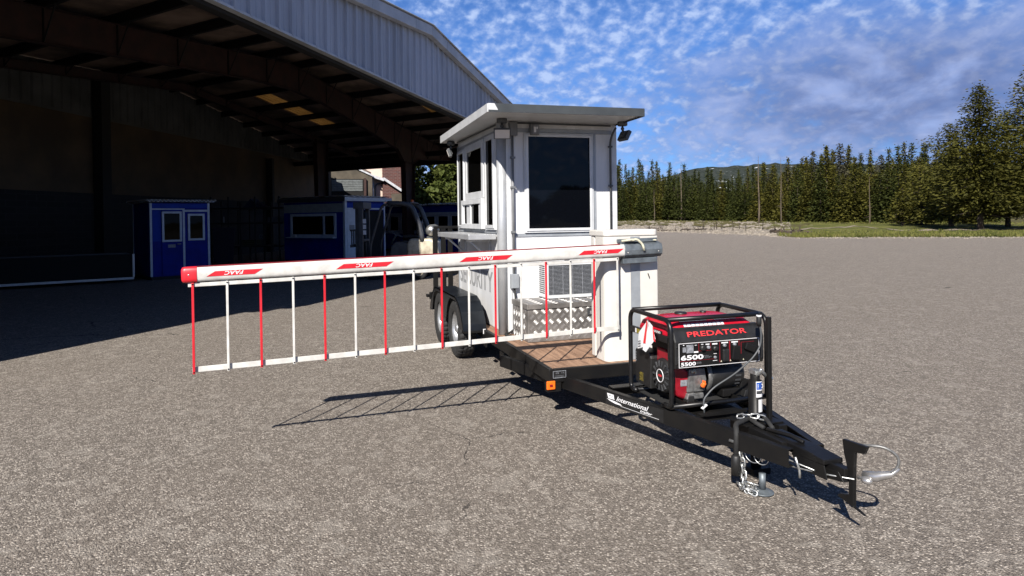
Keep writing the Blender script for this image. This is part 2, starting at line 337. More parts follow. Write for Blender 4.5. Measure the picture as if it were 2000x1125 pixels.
# ------------------------------------------------------------------ mesh builder
WM = {}
class MB:
    def __init__(s): s.v = []; s.f = []; s.mi = []; s.m = 0; s.sm = []; s.smooth = False
    def add(s, vs, fs, T=None):
        o = len(s.v)
        s.v += [tuple(T @ Vector(p)) if T else tuple(p) for p in vs]
        for f in fs: s.f.append([i+o for i in f]); s.mi.append(s.m); s.sm.append(s.smooth)
        return s
    def box(s, x0, x1, y0, y1, z0, z1, T=None):
        vs = [(x, y, z) for z in (z0, z1) for y in (y0, y1) for x in (x0, x1)]
        return s.add(vs, [(0, 2, 3, 1), (4, 5, 7, 6), (0, 1, 5, 4), (2, 6, 7, 3), (0, 4, 6, 2), (1, 3, 7, 5)], T)
    def cbox(s, c, d, T=None): return s.box(c[0]-d[0]/2, c[0]+d[0]/2, c[1]-d[1]/2, c[1]+d[1]/2, c[2]-d[2]/2, c[2]+d[2]/2, T)
    def prism(s, poly, a, b, axis=1, T=None):
        # poly: 2-D outline; axis: 0 -> (a..b, u, v), 1 -> (u, a..b, v), 2 -> (u, v, a..b)
        n = len(poly)
        mk = {0: lambda u, v, w: (w, u, v), 1: lambda u, v, w: (u, w, v), 2: lambda u, v, w: (u, v, w)}[axis]
        vs = [mk(u, v, a) for u, v in poly] + [mk(u, v, b) for u, v in poly]
        fs = [tuple(range(n))[::-1], tuple(range(n, 2*n))] + [(i, (i+1) % n, n+(i+1) % n, n+i) for i in range(n)]
        return s.add(vs, fs, T)
    def tube(s, pts, r, n=8, closed=False, cap=True, T=None):
        P = [Vector(p) for p in pts]; k = len(P); rs = r if isinstance(r, (list, tuple)) else [r]*k
        tang = []
        for i in range(k):
            a = P[(i-1) % k] if (closed or i > 0) else P[i]; b = P[(i+1) % k] if (closed or i < k-1) else P[i]
            tang.append((b-a).normalized())
        up = Vector((0, 0, 1)) if abs(tang[0].z) < 0.9 else Vector((1, 0, 0))
        u = tang[0].cross(up).normalized(); vs = []
        for i in range(k):
            t_ = tang[i]; u = (u - t_*u.dot(t_)); u = u.normalized() if u.length > 1e-6 else t_.orthogonal().normalized(); w = t_.cross(u)
            for j in range(n):
                a = 2*math.pi*j/n; vs.append(P[i] + (u*math.cos(a) + w*math.sin(a))*rs[i])
        fs = []
        for i in range(k if closed else k-1):
            for j in range(n):
                a = i*n+j; b = i*n+(j+1) % n; c = ((i+1) % k)*n+(j+1) % n; d = ((i+1) % k)*n+j
                fs.append((a, b, c, d))
        if cap and not closed: fs += [tuple(range(n))[::-1], tuple(range((k-1)*n, k*n))]
        sm = s.smooth; s.smooth = True; s.add(vs, fs, T); s.smooth = sm; return s
    def lathe(s, prof, c=(0, 0, 0), axis='z', n=32, T=None, cap=False):
        # prof: (radius, height)
        vs = []; k = len(prof)
        for r, h in prof:
            for j in range(n):
                a = 2*math.pi*j/n; p = (r*math.cos(a), r*math.sin(a), h)
                if axis == 'y': p = (p[0], p[2], p[1])
                if axis == 'x': p = (p[2], p[0], p[1])
                vs.append((c[0]+p[0], c[1]+p[1], c[2]+p[2]))
        fs = [(i*n+j, i*n+(j+1) % n, (i+1)*n+(j+1) % n, (i+1)*n+j) for i in range(k-1) for j in range(n)]
        if cap: fs += [tuple(range(n))[::-1], tuple(range((k-1)*n, k*n))]
        sm = s.smooth; s.smooth = True; s.add(vs, fs, T); s.smooth = sm; return s
    def cyl(s, a, b, r, n=16): return s.tube([a, b], r, n)
    def ball(s, c, r, n=12, sc=(1, 1, 1)):
        prof = [(math.sin(math.pi*i/n)*r, -math.cos(math.pi*i/n)*r) for i in range(n+1)]
        T = Matrix.Translation(c) @ Matrix.Diagonal((*sc, 1)); return s.lathe([(max(a, 1e-4), b) for a, b in prof], n=n*2, T=T)
    def build(s, name, mats, parent=None, world=False, bevel=0, seg=2, fix=True, angle=35):
        if not isinstance(mats, (list, tuple)): mats = [mats]
        me = bpy.data.meshes.new(name)
        vs = s.v
        if world and parent is not None:
            Ti = WM[parent.name].inverted(); vs = [tuple(Ti @ Vector(p)) for p in vs]
        me.from_pydata(vs, [], s.f)
        for m in mats: me.materials.append(M[m] if isinstance(m, str) else m)
        me.polygons.foreach_set('material_index', s.mi); me.polygons.foreach_set('use_smooth', s.sm)
        if fix and len(s.f) < 60000:
            b = bmesh.new(); b.from_mesh(me); bmesh.ops.recalc_face_normals(b, faces=b.faces); b.to_mesh(me); b.free()
        o = bpy.data.objects.new(name, me); COL.objects.link(o)
        if parent is not None: o.parent = parent; WM[o.name] = WM[parent.name]
        else: WM[o.name] = Matrix()
        if bevel:
            md = o.modifiers.new('bevel', 'BEVEL'); md.width = bevel; md.segments = seg; md.limit_method = 'ANGLE'; md.angle_limit = R(angle)
            md.harden_normals = False
        return o
def fillet(pts, r, n=5):
    """round the corners of a polyline"""
    P = [Vector(p) for p in pts]; out = [P[0]]
    for i in range(1, len(P)-1):
        a, b, c = P[i-1], P[i], P[i+1]; d1 = (a-b); d2 = (c-b); rr = min(r, d1.length*0.49, d2.length*0.49)
        p = b + d1.normalized()*rr; q = b + d2.normalized()*rr
        for k in range(n+1):
            t_ = k/n; out.append(p*(1-t_)**2 + b*2*t_*(1-t_) + q*t_**2)
    out.append(P[-1]); return out
def tag(o, label=None, cat=None, group=None, kind=None):
    if label: o['label'] = label
    if cat: o['category'] = cat
    if group: o['group'] = group
    if kind: o['kind'] = kind
    return o
def thing(name, label, cat, loc=(0, 0, 0), rz=0, group=None):
    o = bpy.data.objects.new(name, None); COL.objects.link(o); o.location = loc; o.rotation_euler = (0, 0, rz); o.empty_display_size = 0.2
    WM[o.name] = Matrix.Translation(loc) @ Matrix.Rotation(rz, 4, 'Z')
    return tag(o, label, cat, group)
def copy_tree(o, parent=None):
    c = o.copy(); COL.objects.link(c); c.parent = parent
    for ch in list(o.children): copy_tree(ch, c)
    return c
def text_geo(s, size, shear=0.0, bold=0.0, space=1.0, sx=1.0):
    cu = bpy.data.curves.new('lettering', 'FONT'); cu.body = s; cu.size = size; cu.shear = shear; cu.offset = bold; cu.space_character = space
    cu.resolution_u = 3
    ob = bpy.data.objects.new('lettering_tmp', cu); COL.objects.link(ob)
    dg = bpy.context.evaluated_depsgraph_get(); me = bpy.data.meshes.new_from_object(ob.evaluated_get(dg))
    vs = [(v.co.x*sx, v.co.y) for v in me.vertices]; fs = [tuple(p.vertices) for p in me.polygons]
    bpy.data.objects.remove(ob); bpy.data.curves.remove(cu); bpy.data.meshes.remove(me)
    return vs, fs
def put_text(mb, s, size, org, xd, yd, width=None, height=None, **k):
    vs, fs = text_geo(s, size, **k)
    x0 = min(v[0] for v in vs); x1 = max(v[0] for v in vs); y0 = min(v[1] for v in vs); y1 = max(v[1] for v in vs)
    kx = width/(x1-x0) if width else 1; ky = height/(y1-y0) if height else kx
    org, xd, yd = Vector(org), Vector(xd).normalized(), Vector(yd).normalized()
    mb.add([org + xd*((x-x0)*kx) + yd*((y-y0)*ky) for x, y in vs], fs)
def panel(mb, org, xd, yd, w, h, t=0.001):
    """thin plate, org = lower-left corner, standing proud along xd x yd"""
    o, x, y = Vector(org), Vector(xd).normalized()*w, Vector(yd).normalized()*h; n = Vector(xd).cross(Vector(yd)).normalized()*t
    mb.add([o, o+x, o+x+y, o+y, o+n, o+x+n, o+x+y+n, o+y+n], [(3, 2, 1, 0), (4, 5, 6, 7), (0, 1, 5, 4), (1, 2, 6, 5), (2, 3, 7, 6), (3, 0, 4, 7)])
def frame(mb, x0, x1, z0, z1, w, y0, y1, axis=1):
    """rectangular frame ring in the u-z plane, depth y0..y1"""
    o = [(x0, z0), (x1, z0), (x1, z1), (x0, z1)]; i = [(x0+w, z0+w), (x1-w, z0+w), (x1-w, z1-w), (x0+w, z1-w)]
    mk = (lambda u, v, d: (u, d, v)) if axis == 1 else (lambda u, v, d: (d, u, v))
    vs = [mk(*p, y0) for p in o+i] + [mk(*p, y1) for p in o+i]
    fs = []
    for k in range(4):
        a, b = k, (k+1) % 4
        fs += [(a, b, 4+b, 4+a), (8+a, 12+a, 12+b, 8+b), (a, 8+a, 8+b, b), (4+a, 4+b, 12+b, 12+a)]
    mb.add(vs, fs)

# ================================================================== GROUND AND FAR SETTING
def interp(x, xs, ys):
    if x <= xs[0]: return ys[0]
    for i in range(1, len(xs)):
        if x <= xs[i]: return ys[i-1] + (ys[i]-ys[i-1])*(x-xs[i-1])/(xs[i]-xs[i-1])
    return ys[-1]
OX, OY = 5.0, -1.9                       # bearings below are taken from the camera position
def edge_r(a): return interp(a, [100, 112, 124, 139, 142, 149, 156, 175], [75, 62, 54, 51, 58, 70, 76, 90])
def wood_r(a): return interp(a, [100, 120, 130, 137, 149, 156, 175], [120, 112, 100, 112, 150, 160, 170])
def rise(a): return interp(a, [110, 124, 130, 139, 149, 156, 170], [0.1, 0.12, 0.20, 0.36, 0.60, 0.70, 0.75])
def terr(a, r):
    e, w = edge_r(a), wood_r(a); t = min(1, max(0, (r-e)/(w-e))); t = t*t*(3-2*t)
    n = noise.noise(Vector((a*1.3, r*0.12, 2)))*0.16*min(1, max(0, (r-e)/8))
    return rise(a)*t + n
def pol(a, r, z=None):
    x, y = OX + r*math.cos(R(a)), OY + r*math.sin(R(a)); return (x, y, terr(a, r) if z is None else z)
g = MB(); g.add([(-4000, -4000, -0.06), (4000, -4000, -0.06), (4000, 4000, -0.06), (-4000, 4000, -0.06)], [(0, 1, 2, 3)])
tag(g.build('ground', 'verge'), kind='structure')
lot = [pol(a, edge_r(a), 0) for a in range(100, 177, 2)]
lot = [(60, 95, 0), (2, 84, 0)] + [p for p in lot] + [(-85, -90, 0), (60, -90, 0)]
g = MB(); g.add(lot, [tuple(range(len(lot)))]); tag(g.build('asphalt_lot', 'asphalt'), kind='structure')
def sheet(name, m, a0, a1, r0, r1, dz=0.0, nr=18, step=0.5, rough_edge=0.0):
    g = MB(); na = int((a1-a0)/step)+1; g.smooth = True
    vs = []
    for i in range(na):
        a = a0 + (a1-a0)*i/(na-1)
        for j in range(nr+1):
            ra, rb = r0(a), r1(a)
            if rough_edge:
                ra += noise.noise(Vector((a*2.1, 3, dz*40)))*rough_edge; rb += noise.noise(Vector((a*1.7, 9, dz*40)))*rough_edge
            r = ra + (rb-ra)*j/nr; p = pol(a, r); vs.append((p[0], p[1], p[2]+dz))
    g.add(vs, [(i*(nr+1)+j, (i+1)*(nr+1)+j, (i+1)*(nr+1)+j+1, i*(nr+1)+j+1) for i in range(na-1) for j in range(nr)])
    o = g.build(name, m, fix=False); tag(o, kind='structure'); return o
sheet('gravel_bar', 'gravel', 137.5, 172, lambda a: edge_r(a)-0.4, lambda a: wood_r(a)-6, 0.012, 24, 0.25, rough_edge=3.0)
sheet('grass_field', 'grass', 104, 141, lambda a: edge_r(a)-0.3, lambda a: wood_r(a)+4, 0.03, 24, 0.4, rough_edge=2.4)
sheet('forest_floor', 'verge', 104, 176, lambda a: wood_r(a)-(9 if a < 139 else 50), lambda a: wood_r(a)+90, 0.05, 10, 1.0, rough_edge=5)
def path_r(a): return interp(a, [116, 124, 128, 131.5, 135, 138, 141], [71, 74, 69, 68, 82, 76, 62])
sheet('footpath', 'path', 116, 141, lambda a: path_r(a)-1.5, lambda a: path_r(a)+1.5, 0.06, 3, 0.3, rough_edge=0.5)
# hills far behind the forest
def ridge(name, m, a0, a1, r0, prof, depth, kind_z=1.0):
    g = MB(); na = 140; nr = 16; g.smooth = True; vs = []
    for i in range(na):
        a = a0+(a1-a0)*i/(na-1)
        for j in range(nr+1):
            t = j/nr; r = r0 + depth*t; h = prof(a)*(math.sin(min(1, t*1.25)*math.pi/2))*(1 if t < 0.8 else 1-(t-0.8)*1.2)
            n = noise.fractal(Vector((a*0.9, t*2.2, 4)), 0.8, 2.1, 5)*0.045*prof(a)*t
            x, y = OX + r*math.cos(R(a)), OY + r*math.sin(R(a)); vs.append((x, y, h+n-2*(1-t)))
    g.add(vs, [(i*(nr+1)+j, (i+1)*(nr+1)+j, (i+1)*(nr+1)+j+1, i*(nr+1)+j+1) for i in range(na-1) for j in range(nr)])
    o = g.build(name, m, fix=False); tag(o, kind='structure'); return o
hp = lambda a: interp(a, [108, 120, 128, 132, 136, 139, 142, 144, 146.5, 149, 152, 156, 162], [42, 52, 58, 63, 67, 70, 71, 69, 70, 60, 44, 34, 25])
ridge('hills', 'hill', 108, 164, 640, hp, 420)
M['peak'] = mat('hazy_snowy_peak', (0.20, 0.27, 0.42), 1.0, var=0.25, scale=0.006, spec=0.0, c2=(0.07, 0.11, 0.20), rvar=0)  # bluish tone puts distance haze into the snow colour
ridge('mountain', 'peak', 138, 148, 2400, lambda a: interp(a, [138, 141.5, 143, 144.5, 148], [90, 160, 186, 168, 90]), 600)

# ------------------------------------------------------------------ trees
def leaf(g, c, d, l, w, rnd):
    """one small spray of foliage: a bent leaf-shaped quad pair"""
    d = d.normalized(); s = d.cross(Vector((rnd.uniform(-1, 1), rnd.uniform(-1, 1), rnd.uniform(0.2, 1.5)))).normalized()*w; e = d*l
    g.add([c-e*0.5, c+s, c+e*0.5, c-s*0.9], [(0, 1, 2, 3)])
def spruce_crown(seed, h, rad, lv, per, cl, base=0.07, lw=(0.5, 0.16), power=0.85, lop=0.25):
    rnd = random.Random(seed); g = MB()
    for i in range(lv):
        t = i/(lv-1); z = h*(base + (1-base)*t); rr = rad*max(0.03, (1-t)**power)*rnd.uniform(0.72, 1.12)
        k = max(3, int(per*(0.45+0.55*(1-t))))
        for j in range(k):
            a = rnd.uniform(0, 2*math.pi); L_ = rr*rnd.uniform(0.55, 1.15)*(1+lop*math.sin(a+seed)*noise.noise(Vector((z*0.6, seed, 0))))
            zj = z + rnd.uniform(-0.5, 0.5)*h/lv
            if rnd.random() < 0.10: continue
            m = max(2, int(cl*(0.35+0.65*L_/rad)))
            for q in range(m):
                u = (q+rnd.random())/m; u = u**0.7
                droop = -0.30*u*L_ + 0.16*u*u*L_
                c = Vector((math.cos(a)*L_*u, math.sin(a)*L_*u, zj+droop)) + Vector((rnd.gauss(0, .06), rnd.gauss(0, .06), rnd.gauss(0, .05)))*rad
                d = Vector((math.cos(a)+rnd.uniform(-.7, .7), math.sin(a)+rnd.uniform(-.7, .7), rnd.uniform(-.55, .35)))
                fs_ = 0.58+0.42*min(1, rr/rad); leaf(g, c, d, lw[0]*rnd.uniform(0.7, 1.3)*fs_, lw[1]*rnd.uniform(0.7, 1.4)*fs_, rnd)
    for q in range(4): leaf(g, Vector((0, 0, h*(1.0-0.012*q))), Vector((rnd.uniform(-.1, .1), 0, 1)), h*0.05, lw[1]*0.5, rnd)
    return g
def trunk_geo(h, r, limbs=0, rad=1, seed=0, n=7):
    rnd = random.Random(seed); g = MB(); P = [(0, 0, -0.3)]; rs = [r*1.25]
    for i in range(1, 9):
        t = i/8; P.append((noise.noise(Vector((t*2, seed, 0)))*0.03*h*t*(1-t)*2, noise.noise(Vector((t*2, seed, 7)))*0.03*h*t*(1-t)*2, h*t)); rs.append(r*(1-t)**0.8+0.01)
    g.tube(P, rs, n)
    for i in range(limbs):
        z = h*rnd.uniform(0.10, 0.92); a = rnd.uniform(0, 6.28); l = rad*(1-z/h)**0.85*rnd.uniform(.5, .95)
        g.tube([(0, 0, z), (math.cos(a)*l*.5, math.sin(a)*l*.5, z-.10*l), (math.cos(a)*l, math.sin(a)*l, z-.18*l)], [r*0.28, r*0.18, 0.01], 4)
    return g
# nine small spruces to copy through the far forest (unit height about 10 m)
PRO = []
for v in range(9):
    kind = ['slim', 'slim', 'full', 'full', 'olive', 'olive', 'olive', 'grey', 'grey'][v]
    rad = {'slim': 1.95, 'full': 2.6, 'olive': 2.3, 'grey': 2.2}[kind]
    base = {'slim': 0.10, 'full': 0.03, 'olive': 0.04, 'grey': 0.2}[kind]
    t = thing('spruce_tree', 'x', 'tree')
    k = spruce_crown(20+v, 10, rad, 66, 20 if kind != 'slim' else 17, 5, base, (0.44, 0.125), {'slim': 0.98, 'full': 0.92, 'olive': 0.82, 'grey': 0.5}[kind], lop=.4)
    k.build('crown', {'slim': 'spruce', 'full': 'spruce', 'olive': 'spruce_olive', 'grey': 'grey_wood'}[kind], t, fix=False)
    trunk_geo(9.6, 0.13, 0, seed=v).build('trunk', 'bark_pale' if v in (0, 4) else 'bark', t)
    PRO.append((kind, t))
rnd = random.Random(11)
used = set()
LBL = {'slim': ('slim dark green spruce with a needle-thin tip in the far forest wall', 'slim dark spruces of the far forest'),
       'full': ('full dark green spruce with branches to the ground in the far forest wall', 'full dark spruces of the far forest'),
       'olive': ('olive green conifer lit by the sun in the far forest wall', 'sunlit olive conifers of the far forest'),
       'grey': ('grey-green tree with a ragged top at the back of the far forest', 'ragged grey-green trees behind the far forest')}
def top_y(a):   # elevation (metres per metre) of the tree tops seen from the camera, by bearing
    return interp(a, [124, 128, 131, 134, 138, 141, 142.5, 145, 147, 149, 151, 153.3, 156], [0.092, 0.094, 0.094, 0.097, 0.094, 0.085, 0.068, 0.062, 0.067, 0.077, 0.080, 0.084, 0.077])
def plant(kind_w, a, r, el):
    kind = rnd.choices(['slim', 'full', 'olive', 'grey'], kind_w)[0]
    c = [i for i in range(9) if PRO[i][0] == kind]; i = rnd.choice(c)
    x, y, z0 = pol(a, r); zt = 1.66 + el*r*math.cos(R(162.6-a)); sc = (zt-z0)/10.0
    if i in used: o = copy_tree(PRO[i][1])
    else: o = PRO[i][1]; used.add(i)
    o.location = (x, y, z0-0.05); o.rotation_euler = (rnd.uniform(-.02, .02), rnd.uniform(-.02, .02), rnd.uniform(0, 6.28))
    w = sc**0.55*rnd.uniform(0.85, 1.2)*1.05; o.scale = (w, w, sc); o.name = 'spruce_tree'
    tag(o, *(LBL[kind][0], 'tree', LBL[kind][1]))
a = 154.6
while a > 127.0:       # front rank
    left = a > 142
    plant((5, 4, 2, 0) if left else (0.6, 2, 6, 0), a, wood_r(a)+rnd.uniform(-3, 4), top_y(a)*rnd.uniform(0.50, 0.92) * (1.30 if rnd.random() < .18 else 1))
    a -= rnd.uniform(0.24, 0.46)
a = 154.8
while a > 126.5:       # second rank
    plant((5, 4, 1.5, 0) if a > 142 else (1.2, 2, 5, 1), a, wood_r(a)+rnd.uniform(7, 14), top_y(a)*rnd.uniform(0.58, 1.16))
    a -= rnd.uniform(0.28, 0.52)
a = 154.5
while a > 126:         # third rank, ragged grey tops to the right
    plant((4, 3, 1, 0) if a > 141 else (0.5, 1.5, 2, 4), a, wood_r(a)+rnd.uniform(17, 28), top_y(a)*rnd.uniform(0.68, 1.06))
    a -= rnd.uniform(0.32, 0.58)
for i in range(9):
    if i not in used: plant((1, 1, 1, 1), 140, wood_r(140)+20, 0.08)
# standing dead trees, pale stems in front of the wall of spruces
def snag(a, r, h, rad, label):
    t = thing('dead_tree', label, 'dead tree', (*pol(a, r)[:2], pol(a, r)[2]), 0, 'bare stems along the forest edge')
    rn = random.Random(int(a*100)); g = trunk_geo(h, rad, 0, seed=int(a*10))
    g2 = g
    for i in range(26):
        z_ = h*rn.uniform(.15, .98); an = rn.uniform(0, 6.28); l = rn.uniform(.2, .9)*(1.1-z_/h); g2.tube([(0, 0, z_), (math.cos(an)*l, math.sin(an)*l, z_+rn.uniform(-.2, .3)*l)], [0.03, 0.008], 4)
    g2.build('trunk', 'bark_pale', t)
snag(148.05, 144, 12.6, 0.16, 'tallest bare stem left of the snowy hill, needles only at its tip')
snag(141.9, 108, 10.6, 0.15, 'tall bare pale stem rising before the snowy hill')
snag(140.2, 106, 9.9, 0.10, 'thin grey bare stem standing before the dense olive conifers')
snag(150.3, 146, 7.0, 0.09, 'slender short bare stem in the left half of the spruce wall')
snag(133.9, 101, 6.4, 0.09, 'short bare stem before the olive conifers on the right')
# the big conifers at the right edge
def big_spruce(a, r, h, rad, seed, label, m='spruce_olive', base=0.14, lv=64, per=24, cl=9, power=0.62):
    x, y, z0 = pol(a, r); t = thing('conifer_tree', label, 'tree', (x, y, z0), 0)
    spruce_crown(seed, h, rad, lv, per, cl, base, (0.40, 0.085), power, lop=1.3).build('crown', m, t, fix=False)
    trunk_geo(h*0.97, 0.22, 46, rad, seed, 9).build('trunk', 'bark', t); return t
big_spruce(126.95, 70, 12.4, 4.3, 3, 'tall bushy conifer standing alone on the grass at the right', power=0.60, lv=76, per=36, cl=14, base=.16)
big_spruce(128.7, 82, 10.6, 4.6, 4, 'broad rounded conifer behind the left side of the tall lone one', lv=62, per=32, cl=12, power=0.45, base=.12)
big_spruce(130.6, 90, 7.9, 3.4, 8, 'smaller olive conifer between the forest wall and the tall lone one', lv=40, per=22, cl=8, power=.5)
big_spruce(125.4, 84, 11.8, 4.6, 5, 'dark rounded conifer just right of the tall lone one', 'spruce', lv=62, per=32, cl=12, power=.45)
big_spruce(123.9, 72, 13.9, 4.8, 6, 'tallest conifer, cut by the right edge of the picture', power=0.55, lv=76, per=36, cl=14)
big_spruce(121.9, 72, 12.0, 4.4, 9, 'bushy conifer beyond the right edge of the picture', 'spruce', lv=44, per=20, cl=8, power=.5)
big_spruce(131.7, 88, 4.9, 1.7, 12, 'small young conifer on the grass before the forest wall', lv=40, per=18, cl=6)
# broad-leaved trees seen under the canopy
def broadleaf(name, label, loc, h, rad, seed, n=9000, mt='leafy', lw=(0.42, 0.17)):
    rn = random.Random(seed); t = thing(name, label, 'tree', loc)
    bl = []
    for i in range(26):
        a_ = rn.uniform(0, 6.28); u = rn.random()**0.6; zz = rn.uniform(0.22, 0.92); k = math.sin(math.pi*min(1, zz*0.95))**0.6
        bl.append((Vector((math.cos(a_)*rad*u*k*.8, math.sin(a_)*rad*u*k*.8, h*zz)), rad*rn.uniform(.26, .44)))
    g = MB()
    for i in range(n):
        c, q = rn.choice(bl); d = Vector((rn.gauss(0, 1), rn.gauss(0, 1), rn.gauss(0, 1))).normalized(); p = c + d*q*rn.uniform(.72, 1.08)
        if p.z > 0.3: leaf(g, p, Vector((rn.uniform(-1, 1), rn.uniform(-1, 1), rn.uniform(-.8, .4))), lw[0]*rn.uniform(.6, 1.4), lw[1]*rn.uniform(.6, 1.4), rn)
    g.build('crown', mt, t, fix=False)
    tr = MB(); tr.tube([(0, 0, -.2), (0.05, 0, h*.3), (0, .1, h*.6), (0, 0, h*.85)], [h*.03, h*.022, h*.014, .02], 8)
    for c, q in bl[:14]: tr.tube([(0, 0, h*rn.uniform(.2, .5)), tuple(c*0.6+Vector((0, 0, c.z*.35))), tuple(c)], [h*.010, h*.007, .02], 5)
    tr.build('trunk', 'bark', t); return t
broadleaf('leafy_tree', 'large round leafy tree behind the blue booths, beyond the canopy', (-50.5, 5.2, 0), 8.8, 3.7, 41, 15000, lw=(.34, .15))
broadleaf('leafy_tree', 'smaller leafy tree left of the large round one, beside the red column', (-51, 1.5, 0), 7.0, 2.4, 42, 7000, lw=(.32, .14))
broadleaf('leafy_tree', 'leafy tree hidden mostly behind the white guard booth', (-50, 10.2, 0), 7.6, 3.2, 43, 7000)
src_t = broadleaf('leafy_tree', 'taller leafy tree behind the viewer, mirrored in the booth front window', (39, 10.5, 0), 6.6, 3.2, 44, 5000, lw=(.5, .24))
for k, (x_, y_, s_) in enumerate(((70, 2, .9), (72, 14, 1.05), (71, 24, .85), (74, 34, 1.1), (73, -8, 1.0), (75, 44, .95), (74, -18, .9))):
    o = copy_tree(src_t); o.location = (x_, y_, 0); o.rotation_euler = (0, 0, k*1.1); o.scale = (s_*1.6, s_*1.6, s_*.75)
    tag(o, 'low leafy tree in the row along the near side, behind the viewer', 'tree', 'row of leafy trees behind the viewer')
# low scrub, stones and driftwood on the gravel bar
rn = random.Random(5); g = MB()
for i in range(2600):
    a_ = rn.uniform(139.5, 156); r = edge_r(a_) + (wood_r(a_)-6-edge_r(a_))*rn.random()**1.6; p = pol(a_, r); s_ = rn.uniform(.05, .22)*(1.5 if rn.random() < .06 else 1)
    T = Matrix.Translation((p[0], p[1], p[2]+s_*.2)) @ Matrix.Rotation(rn.uniform(0, 6), 4, 'Z') @ Matrix.Diagonal((s_*rn.uniform(.7, 1.5), s_, s_*rn.uniform(.4, .8), 1))
    vs = [(math.cos(k*1.2566)*rn.uniform(.8, 1), math.sin(k*1.2566)*rn.uniform(.8, 1), -.5) for k in range(5)] + [(math.cos(k*1.2566+.4)*rn.uniform(.4, .8), math.sin(k*1.2566+.4)*rn.uniform(.4, .8), rn.uniform(.3, .7)) for k in range(5)]
    g.add(vs, [(k, (k+1) % 5, 5+(k+1) % 5, 5+k) for k in range(5)] + [(5, 6, 7, 8, 9)], T)
tag(g.build('loose_stones', M['gravel']), 'loose pale stones scattered over the gravel bar', 'stones', kind='stuff')
g = MB()
for i in range(9000):
    if i % 3: a_ = rn.uniform(118, 140.5); r = edge_r(a_) + rn.random()**2.2*14 - .5
    else: a_ = rn.uniform(118, 155); r = wood_r(a_) - 7 + rn.uniform(-4, 4)
    p = Vector(pol(a_, r)); hgt = rn.uniform(.10, .34); leaf(g, p+Vector((0, 0, hgt*.4)), Vector((rn.uniform(-.4, .4), rn.uniform(-.4, .4), 1)), hgt, .035, rn)
tag(g.build('grass_tufts', 'grass', fix=False), 'tufts of short grass along the lot edge and forest edge', 'grass', kind='stuff')
g = MB(); vs_n = 0
for i in range(1500):
    a_ = rn.uniform(120, 156); r = edge_r(a_) - abs(rn.gauss(0, 1.6)); s_ = rn.uniform(.03, .10); x_, y_ = pol(a_, r, 0)[:2]
    T = Matrix.Translation((x_, y_, s_*.3)) @ Matrix.Rotation(rn.uniform(0, 6), 4, 'Z') @ Matrix.Diagonal((s_*rn.uniform(.7, 1.5), s_, s_*.6, 1))
    g.add([(-.5, -.4, -.5), (.5, -.5, -.5), (.4, .5, -.5), (-.5, .4, -.5), (-.1, 0, .5), (.2, .1, .4)], [(0, 1, 5, 4), (1, 2, 5), (2, 3, 4, 5), (3, 0, 4)], T)
tag(g.build('spilled_gravel', 'gravel'), 'crumbs of gravel spilled along the far edge of the paving', 'gravel', kind='stuff')
def log(label, a0, r0, a1, r1, rad, lift=0.1):
    p, q = Vector(pol(a0, r0)), Vector(pol(a1, r1)); g = MB(); n = 7
    P = [p.lerp(q, i/n) + Vector((0, 0, rad*.7 + lift*noise.noise(Vector((i*.7, a0, 0))))) for i in range(n+1)]
    g.tube(P, [rad*(1-.6*i/n) for i in range(n+1)], 7)
    for i in range(5):
        c = P[rn.randrange(1, n)]; g.tube([c, c+Vector((rn.uniform(-.5, .5), rn.uniform(-.5, .5), rn.uniform(.2, .8)))], [rad*.3, .01], 5)
    tag(g.build('driftwood_log', 'bark'), label, 'log', 'fallen logs on the gravel bar')
log('long thin fallen log lying along the edge of the gravel bar', 151.5, 76, 144.4, 70, 0.10)
log('slanting fallen log meeting the long thin one', 148.0, 74, 145.6, 78, 0.13)
log('short fallen log nearest the white barrier cabinet', 150.9, 86, 149.6, 84, 0.13)
log('dark heap log at the far end of the gravel, left of the grass', 141.0, 62, 137.9, 60, 0.20, .3)
log('second dark log lying across the heap at the gravel end', 140.3, 60, 138.6, 62, 0.16, .4)
for k, (a_, r, h) in enumerate([(146.3, 74, 1.25), (145.4, 76, .8), (145.2, 75, .95), (143.9, 73, 1.0), (143.4, 75, .7), (141.6, 74, 1.3), (144.8, 77, .6), (142.9, 72, .75)]):
    g = MB(); p = Vector(pol(a_, r)); g.tube([p, p+Vector((rn.uniform(-.06, .06), 0, h*.6)), p+Vector((rn.uniform(-.12, .12), 0, h))], [.05, .035, .015], 5)
    for i in range(5): c = p+Vector((0, 0, h*rn.uniform(.4, .95))); g.tube([c, c+Vector((rn.uniform(-.3, .3), rn.uniform(-.3, .3), rn.uniform(.05, .25)))], [.018, .006], 4)
    tag(g.build('dead_sapling', 'bark'), 'short dark dead sapling sticking up from the gravel bar', 'sapling', 'dead saplings on the gravel bar')

# ================================================================== THE OPEN-FRONTED STEEL CANOPY
A1, A2 = R(146.5), R(222)
D1 = Vector((math.cos(A1), math.sin(A1), 0)); D2 = Vector((math.cos(A2), math.sin(A2), 0)); NG = Vector((-D1.y, D1.x, 0))*-1
if NG.dot(CAM - Vector((-8.85, -2.28, 0))) < 0: NG = -NG
E0 = Vector((-8.85, -2.28, 0))
def cb(s, b, z, out=0.0): return E0 + D1*s + D2*b + Vector((0, 0, z)) + NG*out
def roof_z(s): return 7.42 - (0.085*(7.1-s) if s < 7.1 else 0.114*(s-7.1))
SL, SR, BB = -8.3, 22.5, 16.8
can = thing('steel_canopy_building', 'huge open-fronted steel shed with white ribbed gable and dark interior', 'shed', tuple(E0))
